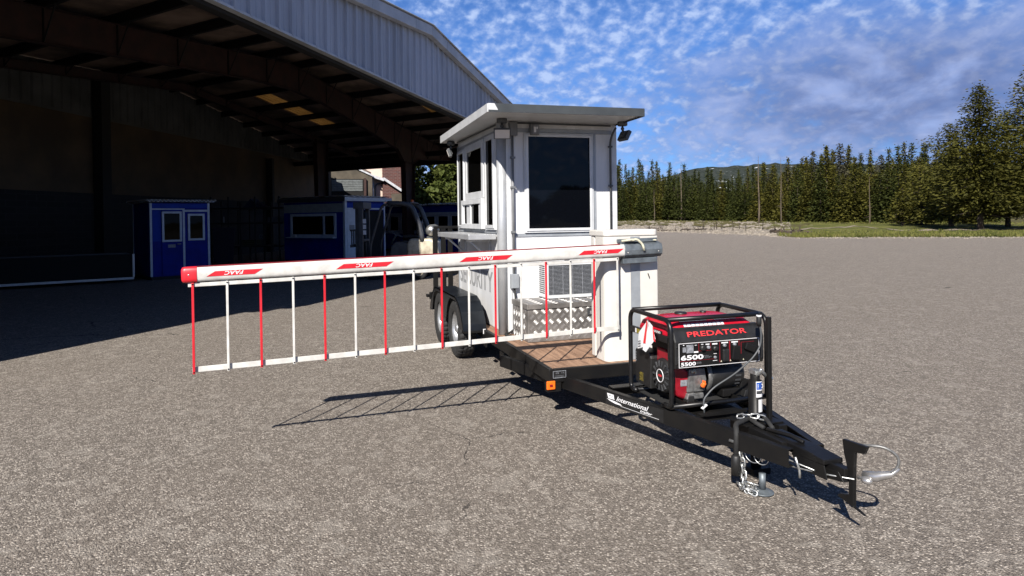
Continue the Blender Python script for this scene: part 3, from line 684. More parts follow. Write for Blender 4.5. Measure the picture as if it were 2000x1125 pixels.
# ribbed gable fascia
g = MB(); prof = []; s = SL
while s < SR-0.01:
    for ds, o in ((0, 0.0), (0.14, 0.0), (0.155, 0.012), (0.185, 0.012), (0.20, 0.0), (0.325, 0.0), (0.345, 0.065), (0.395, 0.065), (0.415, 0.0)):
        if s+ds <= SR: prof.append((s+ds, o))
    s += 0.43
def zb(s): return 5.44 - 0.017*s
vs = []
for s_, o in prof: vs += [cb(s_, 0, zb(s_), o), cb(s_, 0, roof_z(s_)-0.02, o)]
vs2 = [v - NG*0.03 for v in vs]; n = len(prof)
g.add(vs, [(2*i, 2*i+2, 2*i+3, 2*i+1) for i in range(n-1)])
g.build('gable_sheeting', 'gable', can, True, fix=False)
def slab(mb, s0, s1, b0, b1, z0a, z0b, t, out0=0.0):
    vs = [cb(s0, b0, z0a), cb(s1, b0, z0b), cb(s1, b1, z0b), cb(s0, b1, z0a)]; vs += [v+Vector((0, 0, t)) for v in vs]
    mb.add(vs, [(3, 2, 1, 0), (4, 5, 6, 7), (0, 1, 5, 4), (1, 2, 6, 5), (2, 3, 7, 6), (3, 0, 4, 7)])
def strip(mb, pts, w, o0, o1):
    """box strip along the gable: pts (s, z bottom), w tall, from out o0 to o1"""
    for (sa, za), (sb, zb_) in zip(pts[:-1], pts[1:]):
        v = [cb(sa, 0, za, o0), cb(sb, 0, zb_, o0), cb(sb, 0, zb_, o1), cb(sa, 0, za, o1)]; v += [p+Vector((0, 0, w)) for p in v]
        mb.add(v, [(3, 2, 1, 0), (4, 5, 6, 7), (0, 1, 5, 4), (1, 2, 6, 5), (2, 3, 7, 6), (3, 0, 4, 7)])
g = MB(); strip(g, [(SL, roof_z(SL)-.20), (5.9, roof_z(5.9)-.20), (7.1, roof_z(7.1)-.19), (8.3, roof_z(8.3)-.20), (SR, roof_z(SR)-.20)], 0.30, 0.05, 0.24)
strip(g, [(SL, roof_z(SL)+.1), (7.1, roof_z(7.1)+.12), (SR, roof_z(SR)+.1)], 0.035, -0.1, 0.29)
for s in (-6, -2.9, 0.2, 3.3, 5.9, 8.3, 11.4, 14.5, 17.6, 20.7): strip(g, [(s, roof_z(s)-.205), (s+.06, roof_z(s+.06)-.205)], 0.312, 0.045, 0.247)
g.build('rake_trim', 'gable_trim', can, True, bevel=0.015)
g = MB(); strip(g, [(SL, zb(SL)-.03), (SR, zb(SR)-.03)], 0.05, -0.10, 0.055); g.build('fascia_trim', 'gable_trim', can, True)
g = MB(); strip(g, [(SL, zb(SL)-.10), (SR, zb(SR)-.10)], 0.20, -0.32, -0.11); g.build('header_beam', 'purlin', can, True)
# roof with two rows of skylight openings
holes = [(9.5, 15.5, 9.8, 10.9), (12.0, 15.6, 3.15, 3.85)]
sc = [SL, 7.1, 9.5, 12.0, 15.5, 15.6, SR]; bc = [-0.1, 3.15, 3.85, 9.8, 10.9, BB]
g = MB()
for i in range(len(sc)-1):
    for j in range(len(bc)-1):
        ms, mb_ = (sc[i]+sc[i+1])/2, (bc[j]+bc[j+1])/2
        if any(a < ms < b and c < mb_ < d for a, b, c, d in holes): continue
        slab(g, sc[i], sc[i+1], bc[j], bc[j+1], roof_z(sc[i]), roof_z(sc[i+1]), 0.08)
g.build('roof', 'ceiling', can, True, fix=False)
for (a, b, c, d), nseg in zip(holes, (3, 2)):
    for k in range(nseg):
        g = MB(); s0, s1 = a+(b-a)*k/nseg+.003, a+(b-a)*(k+1)/nseg-.003
        m_ = 8
        for q in range(m_): slab(g, s0, s1, c+.004+(d-c-.008)*q/m_, c+.004+(d-c-.008)*(q+1)/m_, roof_z(s0)+.03+.02*(q % 2), roof_z(s1)+.03+.02*(q % 2), 0.025)
        g.build('skylight', 'skylight', can, True, fix=False)
ps = [-7.6, -5.7, -3.8, -1.9, 0.0, 1.95, 3.95, 5.8, 7.6, 9.4, 11.35, 13.3, 15.2, 17.1, 19.0, 20.8, 22.3]
for s in ps:
    g = MB(); z_ = roof_z(s)
    slab(g, s-.012, s+.012, 0.05, BB-.4, z_-.235, z_-.235, .228); slab(g, s-.012, s+.085, 0.05, BB-.4, z_-.245, z_-.245, .010); slab(g, s-.085, s+.012, 0.05, BB-.4, z_-.016, z_-.016, .010)
    g.build('purlin', 'purlin', can, True, fix=False)
def poly_sb(mb, pts, b0, b1):
    n = len(pts); vs = [cb(s, b0, z) for s, z in pts]+[cb(s, b1, z) for s, z in pts]
    mb.add(vs, [tuple(range(n))[::-1], tuple(range(n, 2*n))]+[(i, (i+1) % n, n+(i+1) % n, n+i) for i in range(n)])
top = [(-8.2, roof_z(-8.2)-.26), (7.1, roof_z(7.1)-.26), (22.3, roof_z(22.3)-.26)]
def tz(s): return roof_z(s)-.26
for b in (0.7, 6.0, 12.0):
    g = MB()
    bot = [(-8.2, 4.3), (-6.6, 5.05), (-2.8, 5.55), (5.0, 6.22), (9.0, 6.16), (15.4, 5.05), (16.1, 4.45), (17.2, 4.45), (22.3, 5.05)]
    secs = [(-8.2, 4.3), (-6.6, 5.05), (-2.8, 5.55), (5.0, 6.22), (7.1, 6.30), (9.0, 6.16), (12.2, 5.62), (15.4, 5.02), (16.1, 4.45), (17.2, 4.45), (18.0, 4.72), (22.3, 5.02)]
    if b > 10: secs = [(-8.2, roof_z(-8.2)-.5), (7.1, roof_z(7.1)-.55), (22.3, roof_z(22.3)-.5)]
    for (sa, za), (sb, zb_) in zip(secs[:-1], secs[1:]):
        poly_sb(g, [(sa, za), (sb, zb_), (sb, tz(sb)), (sa, tz(sa))], b-.008, b+.008)
        poly_sb(g, [(sa, za-.012), (sb, zb_-.012), (sb, zb_), (sa, za)], b-.11, b+.11)
        poly_sb(g, [(sa, tz(sa)), (sb, tz(sb)), (sb, tz(sb)+.012), (sa, tz(sa)+.012)], b-.11, b+.11)
    g.build('rafter', 'rust_red', can, True, fix=False)
    for s in ps[:-1]:      # thin flange braces
        zz = interp(s, [q[0] for q in secs], [q[1] for q in secs]); g = MB()
        g.tube([cb(s, b-.6, roof_z(s)-.2), cb(s, b-.02, zz+.03), cb(s, b-.02, tz(s))], 0.022, 4)
        g.build('flange_brace', 'purlin', can, True)
    g = MB()
    ct_ = 4.45 if b < 10 else 6.0
    poly_sb(g, [(16.25, 0), (16.95, 0), (17.2, ct_), (16.1, ct_)], b-.008, b+.008)
    poly_sb(g, [(16.25-.015, 0), (16.25, 0), (16.1, ct_), (16.085, ct_)], b-.15, b+.15); poly_sb(g, [(16.95, 0), (16.965, 0), (17.215, ct_), (17.2, ct_)], b-.15, b+.15)
    g.build('column', 'rust_red', can, True)
# low header along the open far side
g = MB(); poly_sb(g, [(22.35, 4.85), (22.55, 4.85), (22.55, roof_z(22.5)), (22.35, roof_z(22.5))], 0.1, BB); g.build('eave_header', 'purlin', can, True)
g = MB(); poly_sb(g, [(18.8, 4.95), (18.9, 4.95), (18.9, 5.2), (18.8, 5.2)], 0.7, BB); g.build('eave_strut', 'purlin', can, True)
# back wall: block, tan panel, ribbed band, darkened in colour to imitate indoor shade
WA = R(157); DW = Vector((math.cos(WA), math.sin(WA), 0)); W0 = Vector((-23.309, -8.116, 0)); NW = Vector((DW.y, -DW.x, 0))
if NW.dot(CAM-W0) < 0: NW = -NW
def wl(s, z, o=0.0): return W0 + DW*s + Vector((0, 0, z)) + NW*o
def wall_box(mb, s0, s1, z0, z1, o0, o1, z1b=None):
    z1b = z1 if z1b is None else z1b
    v = [wl(s0, z0, o0), wl(s1, z0, o0), wl(s1, z0, o1), wl(s0, z0, o1), wl(s0, z1, o0), wl(s1, z1b, o0), wl(s1, z1b, o1), wl(s0, z1, o1)]
    mb.add(v, [(3, 2, 1, 0), (4, 5, 6, 7), (0, 1, 5, 4), (1, 2, 6, 5), (2, 3, 7, 6), (3, 0, 4, 7)])
def under_roof(s):
    P = wl(s, 0)-E0; det = D1.x*D2.y-D1.y*D2.x; return roof_z((P.x*D2.y-P.y*D2.x)/det)-.02
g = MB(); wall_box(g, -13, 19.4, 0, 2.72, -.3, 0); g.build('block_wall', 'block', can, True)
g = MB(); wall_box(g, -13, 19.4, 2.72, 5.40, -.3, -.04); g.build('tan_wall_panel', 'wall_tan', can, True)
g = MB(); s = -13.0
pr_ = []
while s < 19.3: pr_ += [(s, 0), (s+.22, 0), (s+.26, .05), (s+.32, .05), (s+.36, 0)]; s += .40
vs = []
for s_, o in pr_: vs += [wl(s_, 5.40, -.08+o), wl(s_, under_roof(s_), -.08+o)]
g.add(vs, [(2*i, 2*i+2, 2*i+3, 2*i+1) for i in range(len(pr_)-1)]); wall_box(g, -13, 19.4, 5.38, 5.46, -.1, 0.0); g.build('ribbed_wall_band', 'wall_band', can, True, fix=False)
for s in (-11.5, -2.05, 10.7, 19.0):
    g = MB(); w_ = .22 if s != 10.7 else .12; wall_box(g, s-w_, s+w_, 0, (under_roof(s)-.3) if s != 10.7 else 5.1, 0.003, .35); g.build('wall_column', 'purlin', can, True)
g = MB(); P = [cb(SL, 0.3, 0), cb(SL, BB, 0)]
v = [P[0], P[1], P[1]+D1*.2, P[0]+D1*.2]; v += [p+Vector((0, 0, 6.0)) for p in v]
g.add(v, [(3, 2, 1, 0), (4, 5, 6, 7), (0, 1, 5, 4), (1, 2, 6, 5), (2, 3, 7, 6), (3, 0, 4, 7)]); g.build('side_wall', 'wall_tan', can, True)  # wall out of view, added to keep the shed interior dark

# ------------------------------------------------------------------ masonry buildings beyond the canopy
def yz_prism(mb, poly, x0, x1): mb.prism(poly, x0, x1, 0)
b1 = thing('stucco_building', 'tan stucco building with a half-raised roller door behind the canopy', 'building', (-42.5, 1.0, 0))
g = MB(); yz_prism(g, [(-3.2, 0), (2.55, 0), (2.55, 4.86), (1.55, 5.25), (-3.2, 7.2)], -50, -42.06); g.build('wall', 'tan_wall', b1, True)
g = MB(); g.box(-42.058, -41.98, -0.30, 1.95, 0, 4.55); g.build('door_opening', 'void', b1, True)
g = MB()
for k in range(5): g.box(-41.975, -41.93, -.22, 1.88, 3.70+k*.16, 3.845+k*.16)
g.build('roller_door', 'shutter', b1, True, bevel=.01)
g = MB(); g.box(-41.975, -41.86, 1.96, 2.12, 0, 4.6); g.box(-41.975, -41.86, -.5, -.31, 0, 4.6); g.build('door_frame', 'rust_red', b1, True)
g = MB(); g.add([(-41.95, 1.45, 5.38), (-41.95, 2.62, 4.84), (-50, 2.62, 4.84), (-50, 1.45, 5.38), (-41.95, 1.45, 5.26), (-41.95, 2.62, 4.72), (-50, 2.62, 4.72), (-50, 1.45, 5.26)], [(0, 1, 2, 3), (4, 5, 1, 0), (1, 5, 6, 2), (7, 4, 0, 3), (5, 4, 7, 6)]); g.build('roof_edge', 'roof_white', b1, True)
b2 = thing('brick_building', 'red brick building with cream wall, white flashing and a down pipe', 'building', (-43, 3.6, 0))
g = MB(); yz_prism(g, [(2.58, 0), (3.36, 0), (3.36, 7.0), (2.0, 7.0), (2.0, 5.4), (2.58, 5.1)], -50, -43.0); g.build('side_wall', 'cream_wall', b2, True)
g = MB(); yz_prism(g, [(3.363, 0), (5.15, 0), (5.15, 7.0), (3.363, 7.0)], -50, -42.6); g.build('wall', 'brick', b2, True)
g = MB(); g.add([(-42.3, 2.3, 4.95), (-42.3, 3.40, 4.62), (-42.3, 3.40, 4.42), (-42.3, 2.3, 4.80), (-42.97, 2.3, 5.0), (-42.97, 3.4, 4.72), (-42.97, 3.4, 4.42), (-42.97, 2.3, 4.80)], [(0, 3, 2, 1), (4, 5, 6, 7), (0, 1, 5, 4), (1, 2, 6, 5), (3, 7, 6, 2), (0, 4, 7, 3)])
g.add([(-42.3, 3.41, 4.70), (-42.3, 4.75, 3.80), (-42.3, 4.75, 3.60), (-42.3, 3.41, 4.50), (-42.59, 3.41, 4.70), (-42.59, 4.75, 3.80), (-42.59, 4.75, 3.60), (-42.59, 3.41, 4.50)], [(0, 3, 2, 1), (4, 5, 6, 7), (0, 1, 5, 4), (1, 2, 6, 5), (3, 7, 6, 2), (0, 4, 7, 3)])
g.build('flashing', 'roof_white', b2, True)
g = MB(); g.tube(fillet([(-42.85, 3.35, 4.28), (-42.85, 2.85, 4.24), (-42.85, 2.82, 3.0), (-42.85, 2.82, .1)], .25), .06, 8); g.build('down_pipe', 'dark_conduit', b2, True)
g = MB(); g.tube([(-42.8, 2.67, 4.7), (-42.8, 2.67, .1)], .07, 8); g.build('white_pipe', 'white_trim', b2, True)
g = MB(); g.box(-42.597, -42.5, 3.95, 5.1, 0, 3.55); g.build('door', 'tan_wall', b2, True)

# ------------------------------------------------------------------ blue booths
def corrugated(mb, x0, x1, y0, y1, z, pitch=.11, h=.035, along='y'):
    n = int((x1-x0)/pitch*4); pts = []
    for i in range(n+1):
        x = x0+(x1-x0)*i/n; pts.append((x, z + h*math.sin(2*math.pi*(x-x0)/pitch)))
    vs = [(x, y0, zz) for x, zz in pts]+[(x, y1, zz) for x, zz in pts]+[(x, y0, zz+.02) for x, zz in pts]+[(x, y1, zz+.02) for x, zz in pts]; k = n+1
    fs = []
    for i in range(n): fs += [(i, i+1, k+i+1, k+i), (2*k+i, 3*k+i, 3*k+i+1, 2*k+i+1), (i, 2*k+i, 2*k+i+1, i+1), (k+i, k+i+1, 3*k+i+1, 3*k+i)]
    mb.add(vs, fs)
def window(parent, x0, x1, z0, z1, y=0.0, fm='booth_trim', gm='glass_dark', w=.05, axis=1, name='window', out=-.03):
    g = MB(); frame(g, x0, x1, z0, z1, w, y+out, y+.02 if out < 0 else y-.02, axis); f = g.build(name, fm, parent, bevel=.006)
    q = MB(); mk = (lambda a, b, c, d, e, f_: q.box(a, b, e, f_, c, d)) if axis == 1 else (lambda a, b, c, d, e, f_: q.box(e, f_, a, b, c, d))
    mk(x0+w-.002, x1-w+.002, z0+w-.002, z1-w+.002, y+out*.35, y+out*.35+.008); q.build('pane', gm, f); return f
bo = thing('blue_booth', 'small blue booth with corrugated roof standing alone in the shed, leftmost of the blue booths', 'booth', (-16.06, -6.2, 0), R(116.9))
w_, d_, h_ = 1.64, 1.7, 2.24
g = MB(); g.box(0, w_, 0, d_, .10, h_); g.build('wall', 'blue', bo)
g = MB(); g.box(.03, w_-.03, .03, d_-.03, 0, .098); g.build('base', 'black', bo)
def one(bx, name, m, parent, world=False, bevel=.004):
    g_ = MB(); g_.box(*bx); return g_.build(name, m, parent, world, bevel=bevel)
for bx in ((-.012, .05, -.012, .04, .10, h_), (w_-.05, w_+.012, -.012, .04, .10, h_), (-.012, .05, d_-.04, d_+.012, .10, h_)): one(bx, 'corner_trim', 'booth_trim', bo)
for bx in ((.88, .94, -.010, -.002, .10, 2.08), (.94, w_-.05, -.010, -.002, 1.98, 2.04), (.05, .94, -.010, -.002, 2.0405, 2.08)): one(bx, 'door_trim', 'booth_trim', bo)
g = MB(); g.box(.06, .30, -.006, -.002, 1.12, 2.02); g.box(.06, w_-.06, -.006, -.002, 2.10, 2.22); g.build('upper_panel', 'blue_hi', bo)
d = MB(); d.box(.30, .87, -.028, -.004, .14, 2.02); d = d.build('door', 'blue', bo, bevel=.004); g = MB(); g.tube([(.80, -.03, 1.03), (.80, -.075, 1.03), (.70, -.075, 1.03)], .012, 6); g.build('handle', 'alu', d)
window(bo, .30, .84, 1.10, 1.99, y=-.03, w=.06); window(bo, 1.02, 1.50, 1.12, 1.92, w=.06)
g = MB(); panel(g, (.46, -.034, .93), (1, 0, 0), (0, 0, 1), .20, .09, .004); g.build('notice', 'label_grey', bo)
g = MB(); corrugated(g, -.14, w_+.14, -.22, d_+.15, h_+.05); g.build('roof', 'white_trim', bo, fix=False)
b2o = thing('blue_booth', 'blue booth with open service window and grey sliding door beside the forklift mast', 'booth', (-20.72, -.50, 0), R(132))
W2, D2_, H2 = 2.25, 3.4, 2.40
g = MB(); g.box(0, W2, 0, D2_, .08, H2); g.build('wall', 'blue', b2o)
g = MB(); g.box(.03, W2-.03, .03, D2_-.03, 0, .078); g.build('base', 'black', b2o)
for bx in ((-.02, .09, -.02, .09, .08, H2), (W2-.06, W2+.012, -.012, .05, .08, H2), (.09, W2-.06, -.014, -.003, 2.08, 2.14)): one(bx, 'corner_trim', 'booth_trim', b2o)
g = MB(); g.box(.10, .62, -.02, -.003, .10, 2.078); g.build('sliding_door', 'booth_panel', b2o); g = MB(); panel(g, (.20, -.021, 1.28), (1, 0, 0), (0, 0, 1), .28, .20, .004); g.build('notice', 'label_grey', b2o)
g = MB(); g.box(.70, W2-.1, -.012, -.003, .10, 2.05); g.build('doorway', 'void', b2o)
g = MB(); g.box(.10, W2-.07, -.010, -.003, 2.14, 2.32); g.build('upper_panel', 'blue_hi', b2o)
g = MB(); g.box(-.012, -.003, .10, D2_-.02, 1.98, 2.32); g.build('header_panel', 'header_grey', b2o)
g = MB(); frame(g, .45, D2_-.42, 1.02, 1.94, .10, -.05, -.003, 0)
g.box(-.04, -.005, 1.05, 1.15, 1.12, 1.84); f = g.build('window_frame', 'booth_panel', b2o); g = MB(); g.box(-.020, -.012, .54, D2_-.51, 1.11, 1.85); g.build('pane', 'glass_dark', f)
g = MB(); g.box(-.26, -.052, .40, D2_-.36, .98, 1.02); g.build('counter', 'booth_panel', b2o)
g = MB(); g.lathe([(.035, 0), (.042, .1)], (-.16, 2.55, 1.021), n=10, cap=True); 
tag(g.build('paper_cup', 'paper'), 'white paper cup on the service counter of the second blue booth', 'cup'); bpy.data.objects['paper_cup'].parent = None
bpy.data.objects['paper_cup'].matrix_world = WM[b2o.name]
g = MB(); g.box(-.16, W2+.28, -.16, D2_+.22, H2+.002, H2+.15); g.build('roof', 'booth_panel', b2o, bevel=.01)
g = MB(); g.box(-.165, -.1605, -.165, D2_+.22, H2, H2+.15); g.build('roof_fascia', 'dark_grey', b2o)
g = MB(); corrugated(g, -.1, W2+.2, -.1, D2_+.15, H2+.18, .3, .02); g.build('roof_sheet', 'white_trim', b2o, fix=False)
b3 = thing('blue_booth', 'long blue booth with a row of white-framed windows behind the forklift', 'booth', (-31.52, 1.81, 0), R(27.4))
W3, D3, H3 = 9.2, 2.4, 2.36
g = MB(); g.box(0, W3, 0, D3, .08, H3-.05); g.build('wall', 'blue', b3)
g = MB(); g.box(.03, W3-.03, .03, D3-.03, 0, .078); g.build('base', 'black', b3)
g = MB(); g.box(0, W3, -.012, -.003, 2.0, H3-.06); g.build('upper_panel', 'blue_hi', b3)
g = MB(); g.box(0, W3, -.012, -.003, .10, .90); g.build('lower_panel_sunlit', 'blue_hi', b3)  # lighter blue stands for sunlight on the lower wall
g = MB(); g.box(-.02, W3+.02, -.03, -.003, 1.86, 2.0); g.box(-.02, W3+.02, -.03, -.003, .92, 1.02); g.box(-.02, .06, -.02, .05, .08, H3-.06)
for k in range(9): g.box(.04+k*1.03, .16+k*1.03, -.028, -.003, 1.0, 1.9)
g.build('white_trim', 'booth_trim', b3, bevel=.004)
for k in range(8): window(b3, .20+k*1.03, 1.03+k*1.03, 1.04, 1.85, y=-.004, w=.05, fm='white_trim')
g = MB(); corrugated(g, -.2, W3+.2, -.28, D3+.2, H3+.02, .2, .04); g.build('roof', 'white_trim', b3, fix=False)
g = MB(); g.box(-.15, W3+.15, -.2, D3+.15, H3-.048, H3-.03); g.build('ceiling_board', 'blue', b3)

# ------------------------------------------------------------------ forklift
fk = thing('forklift', 'cream and black forklift with a silver gas bottle, parked at the shade line', 'forklift', (-13.65, .67, 0), R(247))
g = MB(); g.prism([(-1.16, .38), (-1.20, .62), (-1.10, 1.05), (-.92, 1.13), (-.35, 1.13), (-.28, .98), (-.28, .55), (-.55, .42), (-.80, .36)], -.50, .50, 1); g.build('counterweight', 'fork_body', fk, bevel=.06, seg=3)
g = MB(); g.prism([(-.28, .40), (-.28, 1.02), (.05, 1.05), (.18, .92), (.22, .60), (.75, .52), (.75, .30), (-.2, .30)], -.46, .46, 1); g.build('body', 'fork_dark', fk, bevel=.03)
g = MB(); g.prism([(-.55, 1.135), (-.10, 1.135), (-.08, 1.22), (-.50, 1.22)], -.24, .24, 1); g.prism([(-.55, 1.22), (-.45, 1.22), (-.50, 1.62), (-.60, 1.60)], -.22, .22, 1); g.build('seat', 'black_plastic', fk, bevel=.04)
for s_ in (-1, 1):
    g = MB(); g.tube(fillet([(.78, .47*s_, .5), (.74, .47*s_, 1.0), (.42, .46*s_, 2.06), (.20, .46*s_, 2.12)], .12), .035, 6); g.build('guard_leg', 'fork_dark', fk)
    g = MB(); g.tube(fillet([(-.72, .46*s_, 1.05), (-.66, .46*s_, 1.45), (-.42, .46*s_, 2.06), (-.1, .46*s_, 2.12), (.25, .46*s_, 2.12)], .25), .072, 6); g.build('guard_leg', 'fork_dark', fk)
g = MB(); g.box(-.42, .30, -.46, .46, 2.115, 2.13)
for k in range(7): g.box(-.38+k*.11, -.34+k*.11, -.44, .44, 2.132, 2.15)
g.build('overhead_guard', 'fork_dark', fk, bevel=.008)
g = MB(); g.tube([(.30, 0, .95), (.16, 0, 1.22)], .03, 8); T = Matrix.Translation((.14, 0, 1.25)) @ Matrix.Rotation(R(-28), 4, 'Y')
g.tube([(math.cos(a)*.17, math.sin(a)*.17, 0) for a in [k*math.pi/9 for k in range(18)]], .014, 6, closed=True, T=T); g.tube([(-.15, 0, 0), (.15, 0, 0)], .012, 5, T=T); g.build('steering_wheel', 'fork_dark', fk)
for s_ in (-1, 1):
    g = MB(); g.box(1.02, 1.14, .30*s_-.045, .30*s_+.045, .06, 2.16); g.build('mast_rail', 'fork_dark', fk, bevel=.008)
    g = MB(); g.box(1.16, 1.26, .21*s_-.04, .21*s_+.04, .10, 2.10); g.build('inner_rail', 'fork_dark', fk, bevel=.008)
    g = MB(); g.prism([(1.34, .06), (2.35, .055), (2.35, .075), (1.38, .11), (1.38, .55), (1.34, .55)], .24*s_-.055, .24*s_+.055, 1); g.build('fork', 'fork_dark', fk)
    g = MB(); g.cyl((1.10, .16*s_, .15), (1.10, .16*s_, 1.9), .03, 10); g.build('lift_cylinder', 'alu_dull_shaded', fk)
g = MB(); g.box(.98, 1.28, -.36, .36, 1.98, 2.17); g.box(1.02, 1.14, -.34, .34, 1.05, 1.12); g.box(1.02, 1.14, -.34, .34, .2, .28); g.build('mast_crosshead', 'fork_dark', fk, bevel=.01)
g = MB(); g.box(1.28, 1.335, -.48, .48, .5, .58); g.box(1.28, 1.335, -.48, .48, .9, .98)
for k in range(6): g.box(1.29, 1.32, -.45+k*.17, -.41+k*.17, .98, 1.35)
g.box(1.28, 1.335, -.48, .48, 1.35, 1.40); g.build('load_backrest', 'fork_dark', fk)
g = MB()
for k in range(3): panel(g, (1.0, .352, 1.25+k*.16), (-1, 0, 0), (0, 0, 1), .09, .12, .003)
g.build('mast_label', 'label_white', fk)
for x, r_, y_, ww in ((.62, .30, .46, .20), (-.62, .225, .44, .17)):
    for s_ in (-1, 1):
        y = y_*s_; g = MB(); g.lathe([(r_*.55, -ww/2), (r_*.92, -ww/2), (r_, -ww/2+.03), (r_, ww/2-.03), (r_*.92, ww/2), (r_*.55, ww/2)], (x, y, r_), 'y', 28); wh = g.build('wheel', 'rubber', fk)
        g = MB(); o_ = .02; g.lathe([(.01, -ww/2+o_), (r_*.25, -ww/2+o_), (r_*.30, -ww/2+.05), (r_*.48, -ww/2+.05), (r_*.56, -ww/2), (r_*.56, ww/2), (r_*.48, ww/2-.05), (r_*.30, ww/2-.05), (r_*.25, ww/2-o_), (.01, ww/2-o_)], (x, y, r_), 'y', 20); g.build('rim', 'fork_body', wh)
g = MB(); pf = [(.02, -.36), (.10, -.345), (.145, -.29), (.155, -.24), (.155, .22), (.145, .27), (.10, .325), (.02, .34)]; g.lathe(pf, (-.92, 0.03, 1.34), 'y', 28)
g.lathe([(.06, -.40), (.065, -.36)], (-.92, .03, 1.34), 'y', 16, cap=True); gt = g.build('gas_bottle', 'tank_alu', fk)
g = MB(); g.tube([(-.92+.165*math.cos(a), -.12, 1.34+.165*math.sin(a)) for a in [k*math.pi/12 for k in range(24)]], .012, 5, closed=True); g.tube([(-.92+.165*math.cos(a), .18, 1.34+.165*math.sin(a)) for a in [k*math.pi/12 for k in range(24)]], .012, 5, closed=True); g.box(-1.05, -.79, -.25, .25, 1.13, 1.18); g.build('strap', 'alu_dull_shaded', gt)
g = MB(); g.lathe([(.05, 0), (.05, .05), (.04, .09), (.01, .10)], (-.25, -.30, 2.13), 'z', 12); g.build('beacon', 'orange', fk)

# ------------------------------------------------------------------ rack and stored goods in the dark
rk = thing('storage_rack', 'long dark steel storage rack between the two nearer blue booths', 'rack', (-24.4, -5.75, 0), R(72))
rk.scale = (.55, 1, 1.1); WM[rk.name] = Matrix.Translation((-24.4, -5.75, 0)) @ Matrix.Rotation(R(72), 4, 'Z') @ Matrix.Diagonal((.55, 1, 1.1, 1))
for x in (.2, 1.5, 2.4, 3.5, 4.7, 5.3):
    g = MB(); g.box(x-.04, x+.04, -.04, .04, 0, 2.45 if x not in (2.4, 4.7) else 2.25); g.box(x-.04, x+.04, .9, .98, 0, 2.3); g.build('post', 'purlin', rk)
for z_ in (.55, 1.42, 1.98):
    g = MB(); g.box(0, 5.6, -.05, .99, z_, z_+.06); g.build('shelf', 'purlin', rk)
mwk = WM[rk.name]
def stored(name, fn, m, label, cat):
    g = MB(); fn(g); o = g.build(name, m); o.matrix_world = mwk; tag(o, label, cat); return o
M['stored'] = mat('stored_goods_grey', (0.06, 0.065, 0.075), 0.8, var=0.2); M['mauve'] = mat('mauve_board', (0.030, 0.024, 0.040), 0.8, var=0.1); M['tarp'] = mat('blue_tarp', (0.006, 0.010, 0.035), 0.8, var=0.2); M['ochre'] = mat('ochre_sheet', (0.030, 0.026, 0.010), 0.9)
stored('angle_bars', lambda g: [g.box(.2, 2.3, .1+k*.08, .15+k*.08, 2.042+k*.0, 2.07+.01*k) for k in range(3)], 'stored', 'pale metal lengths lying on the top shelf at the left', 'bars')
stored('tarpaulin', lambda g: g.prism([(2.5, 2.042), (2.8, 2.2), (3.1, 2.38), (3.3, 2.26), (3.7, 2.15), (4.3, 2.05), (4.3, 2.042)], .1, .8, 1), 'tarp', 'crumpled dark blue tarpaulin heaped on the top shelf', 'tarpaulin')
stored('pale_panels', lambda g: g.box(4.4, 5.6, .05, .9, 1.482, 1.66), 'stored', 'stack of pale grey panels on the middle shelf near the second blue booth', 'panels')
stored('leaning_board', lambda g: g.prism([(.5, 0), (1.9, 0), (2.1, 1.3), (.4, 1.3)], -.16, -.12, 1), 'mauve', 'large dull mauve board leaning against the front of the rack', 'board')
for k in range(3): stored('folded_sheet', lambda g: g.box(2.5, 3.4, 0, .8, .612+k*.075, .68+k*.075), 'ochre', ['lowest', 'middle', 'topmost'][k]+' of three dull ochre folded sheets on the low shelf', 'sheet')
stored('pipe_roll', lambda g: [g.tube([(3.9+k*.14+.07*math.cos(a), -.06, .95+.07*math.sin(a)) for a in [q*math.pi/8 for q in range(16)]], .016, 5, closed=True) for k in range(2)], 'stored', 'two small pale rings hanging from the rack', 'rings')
stored('spray_can', lambda g: g.lathe([(.035, 0), (.035, .2), (.02, .23)], (1.1, .05, 1.481), n=10, cap=True), 'label_grey', 'small pale can standing on the middle shelf', 'can')
g = MB()
P = Vector((-14.2, -10.4, 0)); Q = Vector((-15.55, -6.52, 0)); e = (Q-P).normalized(); nn_ = Vector((-e.y, e.x, 0)); nn_ = nn_ if nn_.x < 0 else -nn_
tb = thing('steel_table', 'low black steel cutting table with a pale metal edge at the far left', 'table', tuple(P), math.atan2(e.y, e.x))
Lt = (Q-P).length; sgn = 1 if Vector((-math.sin(math.atan2(e.y, e.x)), math.cos(math.atan2(e.y, e.x)), 0)).dot(nn_) > 0 else -1
g = MB(); g.box(-3.5, Lt, min(0, sgn*1.8), max(0, sgn*1.8), .10, .80); g.build('body', 'void', tb, bevel=.02)
g = MB(); g.box(-3.5, Lt, -.02*sgn if sgn > 0 else .003, -.003 if sgn > 0 else .02, .10, .16); g.box(Lt-.03, Lt+.02, -.025 if sgn > 0 else .004, -.004 if sgn > 0 else .025, .165, .80)
g.build('edge_strip', 'alu', tb)
g = MB(); g.box(-3.5, Lt+.1, -.03, .03, 1.0, 1.04) if False else g.box(-2.5, Lt-.1, .3*sgn-.02, .3*sgn+.02, .802, .83); g.build('guide_rail', 'dark_grey', tb)

# ================================================================== TRAILER
tr = thing('trailer', 'black tandem-axle flatbed trailer carrying the booth, barrier and generator', 'trailer', (-1.7, .8, 0))
def P_(name, g, m, parent=tr, **k): return g.build(name, m, parent, True, **k)
ZD, DW_, XR = .405, 1.62, -4.35
g = MB(); g.box(XR+.05, -.045, .045, DW_-.045, ZD-.03, ZD); P_('deck', g, 'deck')
g = MB()
